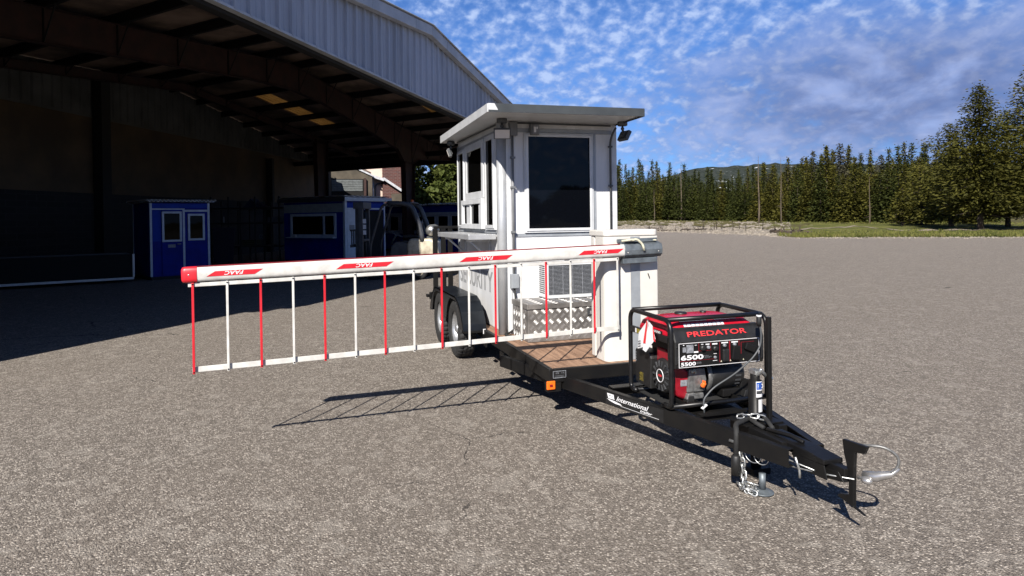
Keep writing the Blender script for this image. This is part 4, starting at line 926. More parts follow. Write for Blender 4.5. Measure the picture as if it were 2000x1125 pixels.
# perimeter angle: flange at deck edge + web
for y0, y1 in ((0, .045), (DW_-.045, DW_)):
    g.box(XR, 0, y0, y1, .30, ZD+.004)
g.box(-.045, 0, .046, DW_-.046, .30, ZD+.004); g.box(XR, XR+.045, .046, DW_-.046, .30, ZD+.004)
P_('frame_rim', g, 'black', bevel=.006)
g = MB()
for x in [-.45-.6*k for k in range(7)]: g.box(x-.03, x+.03, .046, DW_-.046, .28, ZD-.031)
P_('cross_member', g, 'black')
for x in (-.62, -1.35, -2.0):
    g = MB(); g.box(x-.06, x+.06, -.016, -.003, .235, .299); g.box(x-.04, x+.04, -.020, -.0165, .25, .285); P_('stake_pocket', g, 'black', bevel=.004)
g = MB(); g.box(.003, .009, .026, .145, .335, .398); o = P_('data_plate', g, 'black_plastic', bevel=.002)
g = MB(); frame(g, .028, .143, .337, .396, .004, .0095, .011, 0); put_text(g, '05  14', .03, (.0112, .052, .372), (0, 1, 0), (0, 0, 1), height=.012); g.box(.0095, .0105, .045, .127, .345, .3465); g.box(.0095, .0105, .045, .127, .355, .3565); g.build('plate_marking', 'label_grey', o, True)
g = MB(); g.box(.003, .02, -.03, .045, .248, .318); o = P_('side_marker', g, 'orange', bevel=.006); g = MB(); g.box(.021, .024, -.005, .02, .272, .292); g.build('marker_core', 'red_dark', o, True)
g = MB(); g.box(-.06, .002, -.02, .10, .225, .299); P_('marker_bracket', g, 'black')
# tongue
def rail(y_off, sgn):
    g = MB(); a = Vector((-1.0, .80-sgn*(.665+.27), 0)); b = Vector((2.0, .80-sgn*.125, 0))
    e = (b-a).normalized(); n_ = Vector((-e.y, e.x, 0))*sgn*-1
    def q(p, o, z): return (p.x+n_.x*o, p.y+n_.y*o, z)
    # channel: web outside, flanges inwards; o>0 is outward
    for o0, o1, z0, z1 in ((-.008, 0, .235, .34), (-.05, -.0085, .332, .34), (-.05, -.0085, .235, .243)):
        vs = [q(a, o0, z0), q(b, o0, z0), q(b, o1, z0), q(a, o1, z0), q(a, o0, z1), q(b, o0, z1), q(b, o1, z1), q(a, o1, z1)]
        g.add(vs, [(3, 2, 1, 0), (4, 5, 6, 7), (0, 1, 5, 4), (1, 2, 6, 5), (2, 3, 7, 6), (3, 0, 4, 7)])
    return P_('tongue_rail', g, 'black', bevel=.002), a, b, e, n_
lr, ra, rb, re_, rn_ = rail(0, 1); rail(0, -1)
g = MB(); g.box(.42, .50, .33, 1.27, .345, .352); g.box(.42, .428, .33, 1.27, .27, .344); P_('tongue_cross_bar', g, 'black')
g = MB()
for x0, w_ in ((.62, .30), (1.28, .22)): g.box(x0, x0+.04, .5 if x0 < 1 else .56, 1.1 if x0 < 1 else 1.04, .342, .352)
g.box(.60, 1.30, .62, .98, .300, .306); P_('generator_support', g, 'black')
# maker's lettering on the left tongue rail
def on_rail(x, z, out): 
    t = (x-ra.x)/re_.x; p = ra + re_*t + rn_*out; return Vector((p.x, p.y, z))
dcl = MB(); o_ = on_rail(.50, .240, .0015); panel(dcl, on_rail(.50, .241, .0005), re_, (0, 0, 1), .60, .092, .0012); dp = dcl.build('name_plate', 'black_plastic', lr, True)
g = MB()
if rn_.dot(Vector((0, -1, 0))) < 0: pass
put_text(g, 'International', .05, on_rail(.615, .286, .0022), re_, (0, 0, 1), width=.34, height=.036, shear=.45, bold=.0006)
put_text(g, 'trailer', .04, on_rail(.86, .264, .0022), re_, (0, 0, 1), width=.12, height=.020, shear=.45, bold=.0006)
panel(g, on_rail(.66, .256, .0018), re_, (0, 0, 1), .39, .0022, .0006)
def rp(pts): 
    vs = [on_rail(x, z, .0022) for x, z in pts]; g.add(vs, [tuple(range(len(vs)))])
rp([(.515, .325), (.588, .325), (.592, .296), (.600, .290), (.530, .287), (.524, .300)]); rp([(.513, .283), (.60, .279), (.66, .272), (.675, .262), (.60, .262), (.54, .272)])
g.build('lettering', 'label_white', dp, True, fix=False)
g = MB(); put_text(g, 'P.J', .03, on_rail(.535, .299, .0027), re_, (0, 0, 1), width=.045, height=.018, shear=.3); g.build('logo_letter', 'black_plastic', dp, True, fix=False)
# fenders, axles, wheels
def fender(y0, y1, name='fender'):
    xs = [(-2.10, .40), (-2.12, .47), (-2.22, .60), (-2.36, .70), (-2.52, .745), (-3.74, .745), (-3.90, .70), (-4.04, .60), (-4.14, .47), (-4.16, .40)]
    ins = [(x + (.02 if x < -3 else -.02)*(1 if z < .72 else 0), z-.018) for x, z in xs]
    g = MB(); g.smooth = False; g.prism(xs+ins[::-1], y0, y1, 1)
    yo = y0 if abs(y0-.8) > abs(y1-.8) else y1; sg = -1 if yo < .8 else 1
    # rolled skirt along the outer edge, one curved cut-out per wheel
    sk = []
    cut = lambda x, cx: math.sqrt(max(0, .385**2-(x-cx)**2))+.345
    N_ = 60; lo = []
    for i in range(N_+1):
        x = -2.10 - 2.06*i/N_; ztop = interp(-x, [-p[0] for p in xs], [p[1] for p in xs])
        zc = max(cut(x, -2.66), cut(x, -3.60)) if (abs(x+2.66) < .385 or abs(x+3.60) < .385) else .40
        zc = max(.40, min(zc, ztop-.045)); sk.append((x, ztop)); lo.append((x, zc))
    vs = []
    for (x, zt), (_, zc) in zip(sk, lo): vs += [(x, yo, zt), (x, yo, zc), (x, yo-sg*.006, zt), (x, yo-sg*.006, zc)]
    fs = []
    for i in range(N_): a = i*4; fs += [(a, a+1, a+5, a+4), (a+2, a+6, a+7, a+3), (a+1, a+3, a+7, a+5)]
    g.add(vs, fs); f = P_(name, g, 'fender', bevel=.008, seg=2, angle=50); return f
fender(-.235, .035); fender(DW_-.035, DW_+.235)
g = MB(); g.box(-2.20, -2.10, -.22, 0, .375, .40); P_('fender_bracket', g, 'black')
g = MB(); panel(g, (-2.09, -.008, .36), (0, 1, 0), (0, 0, 1), .03, .055, .002); P_('reflector_sticker', g, 'label_white')
for x in (-2.66, -3.60):
    g = MB(); g.cyl((x, -.02, .345), (x, DW_+.02, .345), .035, 10); P_('axle', g, 'black')
for y in (.12, DW_-.12):
    g = MB()
    for x in (-2.66, -3.60): g.tube([(x+.33, y, .36), (x+.16, y, .31), (x, y, .29), (x-.16, y, .31), (x-.33, y, .36)], .022, 6)
    g.box(-3.18, -3.08, y-.03, y+.03, .26, .36); P_('leaf_spring', g, 'black')
def make_wheel(x, y, sg):
    R_, w_ = .345, .20; g = MB()
    pf = [(.200, -.075), (.205, -.088), (.235, -.099), (.285, -.103), (.318, -.095), (.334, -.083), (.340, -.070), (.342, -.050), (.334, -.047), (.334, -.041), (.344, -.038), (.345, -.006), (.336, -.003)]
    pf = pf + [(r, -h) for r, h in pf[::-1]]; n = 96; k = len(pf); vs = []
    for i, (r, h) in enumerate(pf):
        for j in range(n):
            rr = r
            if r > .325 and abs(h) > .035 and (j % 3 == 0): rr = r-.010
            if r > .338 and abs(h) <= .04 and (j % 4 == 0): rr = r-.006
            if abs(r-.235) < .01 or abs(r-.262) < .01: rr = r + .0015*math.sin(j*3)
            a = 2*math.pi*j/n + h*0.5; vs.append((x+rr*math.cos(a), y+h, R_+rr*math.sin(a)))
    g.smooth = False; g.add(vs, [(i*n+j, i*n+(j+1) % n, (i+1)*n+(j+1) % n, (i+1)*n+j) for i in range(k-1) for j in range(n)])
    tire = P_('wheel', g, 'rubber', fix=True)
    g = MB(); f = -sg if False else sg
    # dish: visible side at y + sg*..., sg = -1 for the left wheels
    q = lambda d: sg*d
    pf = [(.207, q(.085)), (.203, q(.070)), (.188, q(.066)), (.180, q(.030)), (.172, q(.012)), (.150, q(.010)), (.110, q(.030)), (.080, q(.042)), (.060, q(.040)), (.058, q(.030))]
    g.lathe(pf, (x, y, R_), 'y', 48); g.lathe([(.188, q(.066)), (.185, -q(.07)), (.205, -q(.085))], (x, y, R_), 'y', 48); r_ = g.build('rim', 'rim', tire, True)
    g = MB()
    for k_ in range(10):
        a = 2*math.pi*k_/10; c = (x+.128*math.cos(a), y+sg*.0235, R_+.128*math.sin(a)); g.lathe([(.017, 0), (.001, sg*.0015)], c, 'y', 10)
    g.build('vent_hole', 'black', tire, True)
    g = MB(); g.lathe([(.058, q(.030)), (.056, q(.062)), (.045, q(.075)), (.001, q(.078))], (x, y, R_), 'y', 24); g.build('hub_cap', 'alu', tire, True)
    g = MB()
    for k_ in range(5):
        a = 2*math.pi*k_/5+.3; g.lathe([(.011, q(.036)), (.011, q(.054)), (.006, q(.058)), (.001, q(.058))], (x+.080*math.cos(a), y, R_+.080*math.sin(a)), 'y', 6)
    g.build('lug_nut', 'chrome', tire, True); return tire
for x in (-2.66, -3.60): make_wheel(x, -.125, -1); make_wheel(x, DW_+.125, 1)
# rear rails and hitch bar seen behind the booth
g = MB()
for y in (-.12, .0, .10): g.box(-4.35, -4.29, y-.032, y+.032, .40, 1.52)
g.box(-4.34, -4.30, -.14, 1.5, 1.521, 1.56); g.box(-4.34, -4.30, -.14, 1.5, .86, .90)
P_('rear_rail', g, 'black', bevel=.004)
g = MB(); g.box(-4.42, -4.36, -.20, .3, .50, .60); g.box(-4.46, -4.36, -.24, -.201, .53, .57); g.box(-4.41, -4.36, -.02, .06, .30, .499); P_('rear_step', g, 'black', bevel=.006)
# jack
g = MB(); g.lathe([(.042, .13), (.042, .60), (.030, .60), (.030, .64), (.001, .645)], (1.50, .845, 0), n=20, cap=False); g.lathe([(.032, .05), (.032, .13)], (1.50, .845, 0), n=16, cap=True); g.box(1.44, 1.56, .78, .91, .012, .05)
jk = P_('jack', g, 'black')
g = MB(); g.tube([(1.50, .845, .62), (1.55, .84, .66), (1.56, .85, .685)], .014, 6); g.tube(fillet([(1.51, .83, .66), (1.50, .90, .65), (1.47, .96, .60), (1.46, 1.01, .585)], .04), .013, 6); g.cbox((1.50, .845, .655), (.07, .05, .03)); g.build('crank_handle', 'zinc', jk, True, bevel=.004)
def on_jack(a0, a1, z0, z1, nm, m, r=.0428):
    g = MB(); n = 8; vs = []
    for i in range(n+1): a = R(a0+(a1-a0)*i/n); vs += [(1.50+r*math.cos(a), .845+r*math.sin(a), z0), (1.50+r*math.cos(a), .845+r*math.sin(a), z1)]
    g.add(vs, [(2*i, 2*i+2, 2*i+3, 2*i+1) for i in range(n)]); return g.build(nm, m, jk, True, fix=False)
on_jack(-30, 60, .500, .600, 'jack_label', 'label_white'); on_jack(-26, 60, .548, .594, 'jack_label', 'navy_label', .0431); on_jack(-26, 60, .520, .541, 'jack_label', 'dark_grey', .0431)
on_jack(-10, 40, .405, .485, 'jack_label', 'paper', .0431)
g = MB(); put_text(g, 'PRO', .03, (1.5435, .832, .556), Vector((-.15, 1, 0)), (0, 0, 1), width=.045, height=.028, bold=.001)
g.build('jack_lettering', 'label_white', jk, True, fix=False)
g = MB(); g.box(1.485, 1.515, .938, .966, .12, 1.00); P_('upright_post', g, 'black', bevel=.004)
g = MB(); g.box(1.40, 1.60, .70, .98, .341, .350); g.box(1.36, 1.64, .755, .775, .235, .3405); g.box(1.36, 1.64, .915, .975, .235, .3405); P_('jack_mount', g, 'black', bevel=.003)
# coupler and its fittings
g = MB(); g.prism([(1.72, .352), (2.02, .352), (2.20, .340), (2.20, .315), (2.0, .30), (1.72, .30)], .735, .865, 1); g.prism([(1.95, .300), (2.20, .314), (2.22, .24), (2.0, .235)], .735, .745, 1); g.prism([(1.95, .300), (2.20, .314), (2.22, .24), (2.0, .235)], .855, .865, 1)
P_('coupler_channel', g, 'black', bevel=.006)
g = MB(); g.box(1.62, 1.92, .70, .745, .30, .352); g.tube([(1.72, .76, .36), (1.90, .78, .375), (1.98, .80, .36)], .014, 6); g.tube([(1.80, .745, .355), (2.12, .74, .345)], .005, 5); P_('latch_cover', g, 'black', bevel=.004)
g = MB(); g.tube(fillet([(2.05, .68, .315), (2.06, .70, .24), (2.06, .70, .20)], .02), .007, 6); g.tube([(1.78, .70, .285), (1.95, .71, .265), (2.14, .74, .262)], .0045, 5); g.tube([(1.70, .66, .235), (1.9, .70, .225), (2.15, .745, .255), (2.34, .80, .285)], .0045, 5); P_('wire_rod', g, 'zinc')
g = MB(); g.tube([(1.74+.052*math.cos(a), .64+.02*math.cos(a), .235+.055*math.sin(a)) for a in [k*math.pi/14 for k in range(28)]], .003, 5, closed=True); g.tube([(1.79+.040*math.cos(a), .66+.02*math.cos(a), .228+.045*math.sin(a)) for a in [k*math.pi/14 for k in range(28)]], .003, 5, closed=True); P_('breakaway_cable', g, 'zinc')
g = MB(); g.tube(fillet([(1.52, .80, .37), (1.60, .62, .37), (1.66, .585, .35), (1.665, .575, .20)], .07), .016, 8); g.tube(fillet([(1.44, .84, .36), (1.56, .76, .372), (1.70, .75, .365)], .05), .013, 8); g.tube(fillet([(1.46, .90, .36), (1.58, .86, .375), (1.72, .80, .362)], .05), .013, 8); P_('brake_hose', g, 'rubber')
g = MB(); g.lathe([(.028, 0), (.028, .11), (.020, .12)], (1.668, .572, .09), n=12, cap=True); P_('trailer_plug', g, 'black_plastic')
# nose: bent tow eye with a flat plate and pintle
g = MB(); g.prism([(2.26, .47), (2.42, .478), (2.40, .435), (2.34, .425), (2.335, .33), (2.33, .14), (2.40, .118), (2.22, .155), (2.235, .17), (2.30, .19), (2.30, .30), (2.27, .40)], .80, .822, 1); g.box(2.05, 2.30, .775, .825, .285, .325); g.prism([(2.0, .26), (2.26, .30), (2.30, .255), (2.06, .215)], .77, .83, 1); P_('hitch_plate', g, 'black', bevel=.004)
g = MB(); g.tube(fillet([(2.34, .82, .462), (2.44, .90, .475), (2.475, .96, .42), (2.465, .935, .345), (2.38, .86, .300), (2.33, .83, .285)], .05), .0070, 10); P_('tow_eye', g, 'cast')
g = MB(); g.tube([(2.34, .86, .300), (2.40, .88, .310), (2.45, .93, .335), (2.47, .95, .37)], [.022, .026, .015, .010], 10); g.ball((2.37, .85, .285), .026, 8, (1.2, 1, .8)); P_('tow_ball_socket', g, 'chrome')
def chain(path, L=.055, w=.030, r=.0060):
    P = [Vector(p) for p in path]; g = MB(); seg = [(P[i+1]-P[i]).length for i in range(len(P)-1)]; tot = sum(seg); n = max(2, int(tot/(L*.68)))
    def at(d):
        for i, s_ in enumerate(seg):
            if d <= s_ or i == len(seg)-1: return P[i].lerp(P[i+1], min(1, d/s_)), (P[i+1]-P[i]).normalized()
            d -= s_
    for k in range(n):
        c, t_ = at((k+.5)*tot/n); u = t_.orthogonal().normalized(); u = Matrix.Rotation(k*math.pi/2+.3, 3, t_) @ u
        pts = []
        for j in range(12):
            a = 2*math.pi*j/12; x_ = math.cos(a)*w/2; y_ = math.sin(a)*w/2 + (L/2-w/2)*(1 if math.sin(a) >= 0 else -1); pts.append(c+u*x_+t_*y_)
        g.tube(pts, r, 6, closed=True)
    return g
P_('safety_chain', chain([(1.66, .600, .26), (1.675, .612, .18), (1.68, .62, .09), (1.69, .61, .035), (1.74, .60, .015), (1.76, .65, .014), (1.70, .69, .014), (1.655, .66, .02), (1.665, .60, .028), (1.72, .58, .03), (1.79, .62, .014)]), 'zinc')
P_('safety_chain', chain([(1.46, .74, .365), (1.52, .765, .385), (1.56, .80, .390), (1.575, .86, .375)]), 'zinc')
g = MB(); g.tube([(1.62, .56, .285), (1.66, .595, .275), (1.74, .63, .285)], .010, 6); g.prism([(1.60, .0), (1.70, .0), (1.71, .10), (1.62, .115)], .555, .562, 1) if False else None; P_('chain_hook', g, 'cast')
g = MB(); g.lathe([(.001, .026), (.035, .026), (.054, .012), (.064, .013), (.066, .006), (.001, .004)], (1.765, .685, 0), n=28); g.lathe([(.020, .03), (.020, .12)], (1.765, .685, 0), n=12, cap=True); P_('foot_dish', g, 'galv')

# ================================================================== GUARD BOOTH
XB, XF, YL, YRt, ZB, ZT = -3.90, -1.709, .14, 1.48, ZD+.001, 2.715
bt = thing('guard_booth', 'white guard booth with tinted windows and flat overhanging roof, mounted on the trailer', 'booth', (-2.8, .8, ZD))
def B_(name, g, m, parent=bt, **k): return g.build(name, m, parent, True, **k)
g = MB(); g.box(XB, XF, YL, YRt, ZB, ZT); wall = B_('wall', g, 'white', bevel=.02)
g = MB(); g.lathe([(.056, ZB+.002), (.056, ZT-.02)], (XF-.035, YL-.008, 0), n=24, cap=True); B_('corner_post', g, 'post_alu', bevel=0)
g = MB(); [one(bx, 'corner_trim', 'white_trim', bt, True, .003) for bx in ((XF-.10, XF+.012, YL+.055, YL+.085, ZB+.003, ZT-.03), (XF-.16, XF-.10, YL-.014, YL-.003, ZB+.003, ZT-.03), (XF-.03, XF+.006, YRt-.055, YRt+.006, ZB+.003, ZT-.02))]
g = MB(); g.box(XF+.001, XF+.010, YL+.09, YRt-.06, 2.590, 2.635); g.box(XF+.001, XF+.010, YL+.09, YRt-.06, 1.455, 1.492)
g.box(XF+.001, XF+.010, 1.195, 1.225, 1.4925, 2.5895); g.box(XB+.02, XF-.17, YL-.010, YL-.001, 2.600, 2.640); g.box(XB+.02, XF-.17, YL-.010, YL-.001, 1.490, 1.525)
g.box(XB-.004, XB+.035, YL-.012, YL-.001, ZB+.003, ZT-.05)
B_('trim_band', g, 'trim_grey', bevel=.002)
# front window
g = MB(); frame(g, .372, 1.185, 1.497, 2.586, .020, XF+.002, XF+.030, 0); frame(g, .388, 1.165, 1.516, 2.583-.012, .028, XF+.0305, XF+.040, 0); fwn = B_('window', g, 'white_trim', bevel=.003)
g = MB(); g.box(XF+.004, XF+.022, .391, 1.166, 1.516, 2.568); g.build('pane', 'glass', fwn, True)
# left wall windows
def lwin(x0, x1, z0, z1, gx0, gx1, gz0, gz1, nm='window'):
    g = MB(); fw = .018; frame(g, x0, x1, z0, z1, fw, YL-.030, YL-.001, 1); frame(g, x0+fw, x1-fw, z0+fw, z1-fw, min(gx0-x0, x1-gx1)-fw, YL-.038, YL-.020, 1)
    f = B_(nm, g, 'white_trim', bevel=.003)
    g = MB(); g.box(x0+.01, x1-.01, YL-.018, YL-.008, z0+.01, z1-.01); g.build('pane', 'glass_dark', f, True); return f
lwin(-3.82, -3.42, 1.535, 2.575, -3.62, -3.46, 1.56, 2.47)
g = MB(); x0, x1 = -3.36, -2.44
frame(g, x0, x1, 1.905, 2.600, .085, YL-.034, YL-.001, 1)
f = B_('window', g, 'white_trim', bevel=.003); g = MB(); g.box(x0+.08, x1-.08, YL-.020, YL-.012, 1.95, 2.52); g.build('pane', 'glass_dark', f, True)
g = MB(); frame(g, -3.50, -2.44, 1.535, 1.900, .060, YL-.060, YL-.001, 1); g.box(-3.44, -3.02, YL-.035, YL-.012, 1.59, 1.84); f = B_('service_window', g, 'white_trim', bevel=.004)
g = MB(); one((-3.02, -2.62, YL-.030, YL-.022, 1.595, 1.845), 'pane', 'glass_dark', f, True, 0); one((-3.34, -3.28, YL-.045, YL-.036, 1.60, 1.83), 'pane', 'glass_dark', f, True, 0)
g = MB(); one((-3.06, -3.02, YL-.050, YL-.020, 1.595, 1.845), 'sliding_sash', 'white_trim', f, True); one((-2.62, -2.50, YL-.045, YL-.012, 1.595, 1.845), 'sliding_sash', 'white_trim', f, True)
lwin(-2.38, -1.975, 1.530, 2.610, -2.22, -2.03, 1.56, 2.56)
# counter
g = MB(); g.box(-3.72, -1.95, -.195, YL-.02, 1.425, 1.485); ct = B_('counter', g, 'post_alu', bevel=.006)
for x in (-2.25, -3.45):
    g = MB(); g.tube([(x, -.13, 1.42), (x, YL-.02, 1.20)], .014, 6); g.box(x-.014, x+.014, YL-.03, YL-.003, 1.15, 1.42); g.box(x-.014, x+.014, -.15, YL-.031, 1.395, 1.424); g.build('bracket', 'white_trim', ct, True)
g = MB(); put_text(g, 'SECURITY', .25, (-3.84, YL-.0022, .800), (1, 0, 0), (0, 0, 1), width=1.66, height=.245, bold=.004); B_('lettering', g, 'letter_grey', fix=False)
# roof: flat sheet-metal deck, lower in front, overhang deepened to shade the wall
vs = []
for x, y, zb_, zt_ in ((-.95, -.225, 2.690, 2.745), (-.95, 1.42, 2.700, 2.755), (-4.15, 1.66, 2.74, 2.83), (-4.15, -.045, 2.74, 2.83)): vs += [(x, y, zb_), (x, y, zt_)]
g = MB(); g.add(vs, [(0, 2, 4, 6), (1, 7, 5, 3), (0, 1, 3, 2), (2, 3, 5, 4), (4, 5, 7, 6), (6, 7, 1, 0)]); rf = B_('roof', g, 'white_trim')
g = MB()
def edge_strip(p, q, o, z0a, z1a, z0b, z1b):
    a, b = Vector((*p, 0)), Vector((*q, 0)); e = (b-a).normalized(); n_ = Vector((e.y, -e.x, 0)); n_ = n_ if (a+n_-Vector((-2.5, .7, 0))).length > (a-n_-Vector((-2.5, .7, 0))).length else -n_
    v = [a+n_*.001, b+n_*.001, b+n_*o, a+n_*o]; z = [(z0a, z1a), (z0b, z1b), (z0b, z1b), (z0a, z1a)]
    vs = [Vector((p_.x, p_.y, zz[0])) for p_, zz in zip(v, z)]+[Vector((p_.x, p_.y, zz[1])) for p_, zz in zip(v, z)]
    g.add(vs, [(3, 2, 1, 0), (4, 5, 6, 7), (0, 1, 5, 4), (1, 2, 6, 5), (2, 3, 7, 6), (3, 0, 4, 7)])
edge_strip((-.95, -.225), (-.95, 1.42), .012, 2.672, 2.752, 2.682, 2.762); edge_strip((-.95, 1.42), (-4.15, 1.66), .012, 2.682, 2.762, 2.737, 2.837)
g.build('roof_edge', 'alu_dull_shaded', rf, True)  # front and right fascia: shade put into the dark colour
g = MB(); g.add([(-.936, -.230, 2.752), (-.936, -.170, 2.752), (-.936, -.135, 2.690), (-.936, -.230, 2.690), (-.9345, -.230, 2.752), (-.9345, -.170, 2.752), (-.9345, -.135, 2.690), (-.9345, -.230, 2.690)], [(0, 1, 2, 3), (7, 6, 5, 4), (0, 4, 5, 1), (1, 5, 6, 2), (2, 6, 7, 3), (3, 7, 4, 0)]); g.build('roof_corner_sunlit', 'white_trim', rf, True)  # white piece painted in as the sunlit tip of the shaded fascia
g = MB(); edge_strip((-.95, -.226), (-4.15, -.046), .012, 2.672, 2.752, 2.737, 2.837); g.build('roof_edge', 'white_trim', rf, True)
# air conditioner
g = MB(); g.box(-1.708, -1.475, .52, 1.13, .80, 1.185); ac = B_('air_conditioner', g, 'white', bevel=.012)
g = MB(); frame(g, .52, 1.13, .80, 1.185, .035, -1.4745, -1.462, 0); g.build('grille_frame', 'white_trim', ac, True, bevel=.003)
g = MB(); g.box(-1.4742, -1.470, .556, 1.094, .836, 1.149); g.build('coil', 'dark_grey', ac, True)
g = MB(); nlo = 22
for k in range(nlo): z0 = .842+k*.0139; g.box(-1.4695, -1.4635, .557, 1.093, z0, z0+.0042)
for k in range(5): y0 = .60+k*.113; g.box(-1.4630, -1.4605, y0, y0+.005, .838, 1.147)
g.build('grille', 'label_grey', ac, True)
g = MB()
for k in range(14):
    z0 = .85+k*.022
    for j in range(2): g.box(-1.66+j*.088, -1.585+j*.088, .5170, .5198, z0, z0+.011)
g.build('side_louvre', 'dark_grey', ac, True)
# conduit, boxes, lamps
g = MB(); g.tube([(XF+.035, .237, 2.545), (XF+.035, .237, 1.06)], .0135, 8)
for z_ in (2.30, 1.98, 1.50, 1.2): g.box(XF+.012, XF+.053, .212, .262, z_, z_+.022)
B_('conduit', g, 'conduit', bevel=0)
g = MB(); g.box(XF+.003, XF+.075, .200, .285, 2.545, 2.690); B_('junction_box', g, 'conduit', bevel=.004)
g = MB(); g.box(XF+.003, XF+.068, .195, .285, .905, 1.06); g.box(XF+.0685, XF+.073, .20, .28, .91, 1.055); B_('junction_box', g, 'trim_grey', bevel=.004)
g = MB(); g.tube(fillet([(XF+.035, .237, .905), (XF+.05, .25, .74), (XF+.06, .27, .50), (XF+.02, .19, .428), (XF+.10, .09, .425), (XF+.30, .18, .425)], .06), .011, 8); B_('power_cable', g, 'rubber')
g = MB(); g.tube(fillet([(XF+.03, .25, 2.685), (XF+.03, 1.40, 2.685)], .02), .010, 6); g.tube([(-1.85, YL-.03, 2.685), (XB+.1, YL-.03, 2.71)], .010, 6); g.tube(fillet([(-1.62, 1.44, 2.66), (-1.64, 1.40, 2.58), (XF+.03, 1.395, 2.50), (XF+.03, 1.395, 1.45)], .08), .012, 8)
for z_ in (2.44, 2.0): g.box(XF+.012, XF+.05, 1.375, 1.415, z_, z_+.02)
B_('conduit', g, 'dark_conduit')
g = MB(); g.box(XF+.011, XF+.085, .435, .530, 2.555, 2.675); mb_ = B_('meter_box', g, 'conduit', bevel=.008)
g = MB(); g.box(XF+.0855, XF+.100, .447, .518, 2.567, 2.662); g.build('cover', 'label_grey', mb_, True, bevel=.004); g = MB(); g.box(XF+.1005, XF+.103, .462, .484, 2.582, 2.640); g.box(XF+.1005, XF+.103, .490, .505, 2.62, 2.64); g.build('breaker', 'label_white', mb_, True)
def flood(x, y, z, dx, dy, tilt, nm='flood_lamp'):
    g = MB(); g.lathe([(.001, z), (.052, z), (.055, z-.008), (.055, z-.042), (.048, z-.050), (.001, z-.050)], (x, y, 0), n=20); f = B_(nm, g, 'dark_conduit')
    e = Vector((dx, dy, 0)).normalized(); c = Vector((x, y, z-.05)); k1 = c+Vector((0, 0, -.02)); k2 = k1+Vector((0, 0, -.028))
    g = MB(); g.tube([c, k2], .012, 8); g.ball(k1+Vector((0, 0, -.01)), .020, 8); g.tube([k2, k2+e*.02+Vector((0, 0, -.03))], .014, 8); g.build('knuckle', 'dark_conduit', f, True)
    hd = k2+e*.03+Vector((0, 0, -.065)); T = Matrix.Translation(hd) @ Matrix.Rotation(math.atan2(e.y, e.x), 4, 'Z') @ Matrix.Rotation(R(tilt), 4, 'Y')
    g = MB(); g.box(-.030, .012, -.088, .088, -.056, .056, T); g.box(-.05, -.031, -.045, .045, -.03, .03, T); h_ = g.build('lamp_head', 'dark_conduit', f, True, bevel=.006)
    g = MB(); g.box(.0125, .016, -.076, .076, -.045, .045, T); g.build('lens', 'lens', h_, True); return f
flood(-1.50, .070, 2.700, 1, -.25, 22); flood(-1.50, 1.46, 2.712, -.1, 1, 28); flood(XB+.10, .02, 2.725, -.2, -1, 20)

# ================================================================== TOOLBOX
tbx = thing('tool_box', 'silver diamond-plate tool box on the deck before the booth', 'tool box', (-1.4, .7, ZD))
M['plate'] = mat('diamond_plate', (0.22, 0.205, 0.19), 0.42, 0.45, var=0.2, scale=5, rvar=0.12)
M['plate_hi'] = mat('diamond_ridges', (0.42, 0.41, 0.40), 0.45, 0.5, var=0.05)
X0, X1, Y0, Y1, Z0, Z1 = -1.66, -1.165, .215, 1.30, ZD+.004, .768
g = MB(); g.box(X0, X1, Y0, Y1, Z0, Z1-.03); tb_ = g.build('body', 'plate', tbx, True, bevel=.004)
g = MB(); g.box(X0-.01, X1+.012, Y0-.012, Y1+.012, Z1-.028, Z1+.024); tl = g.build('lid', 'plate', tbx, True, bevel=.004)
def diamonds(g, org, ud, vd_, nu, nv, pu, pv, n_):
    org, ud, vd_, n_ = Vector(org), Vector(ud), Vector(vd_), Vector(n_)
    for i in range(nu):
        for j in range(nv):
            c = org + ud*((i+.5)*pu + (pu/2 if j % 2 else 0)) + vd_*((j+.5)*pv); a = math.pi/4 if (j % 2) else -math.pi/4
            du = ud*math.cos(a)+vd_*math.sin(a); dv = vd_*math.cos(a)-ud*math.sin(a)
            for k in range(-2, 3):
                q = c+dv*(k*.0105); L_ = .025
                v = [q-du*L_, q-dv*.0038, q+du*L_, q+dv*.0038]; top = [p+n_*.0035 for p in (q-du*L_*.7, q+du*L_*.7)]
                g.add(v+top, [(0, 1, 4), (1, 5, 4), (1, 2, 5), (2, 3, 5), (3, 4, 5), (3, 0, 4)])
g = MB(); diamonds(g, (X1+.0005, Y0, Z0+.01), (0, 1, 0), (0, 0, 1), 13, 6, .083, .054, (1, 0, 0)); g.build('tread_pattern', 'plate_hi', tb_, True)
g = MB(); diamonds(g, (X0, Y0-.0005, Z0+.01), (1, 0, 0), (0, 0, 1), 5, 6, .083, .054, (0, -1, 0)); g.build('tread_pattern', 'plate_hi', tb_, True)
g = MB(); diamonds(g, (X0, Y0, Z1+.0245), (1, 0, 0), (0, 1, 0), 6, 13, .083, .083, (0, 0, 1)); g.build('tread_pattern', 'plate_hi', tl, True)
g = MB(); g.box(X1+.001, X1+.010, .86, .95, .645, .725); lt_ = g.build('latch', 'dark_grey', tbx, True, bevel=.004); g = MB(); g.box(X1+.0105, X1+.018, .885, .925, .66, .695); g.build('latch_handle', 'chrome', lt_, True, bevel=.003)

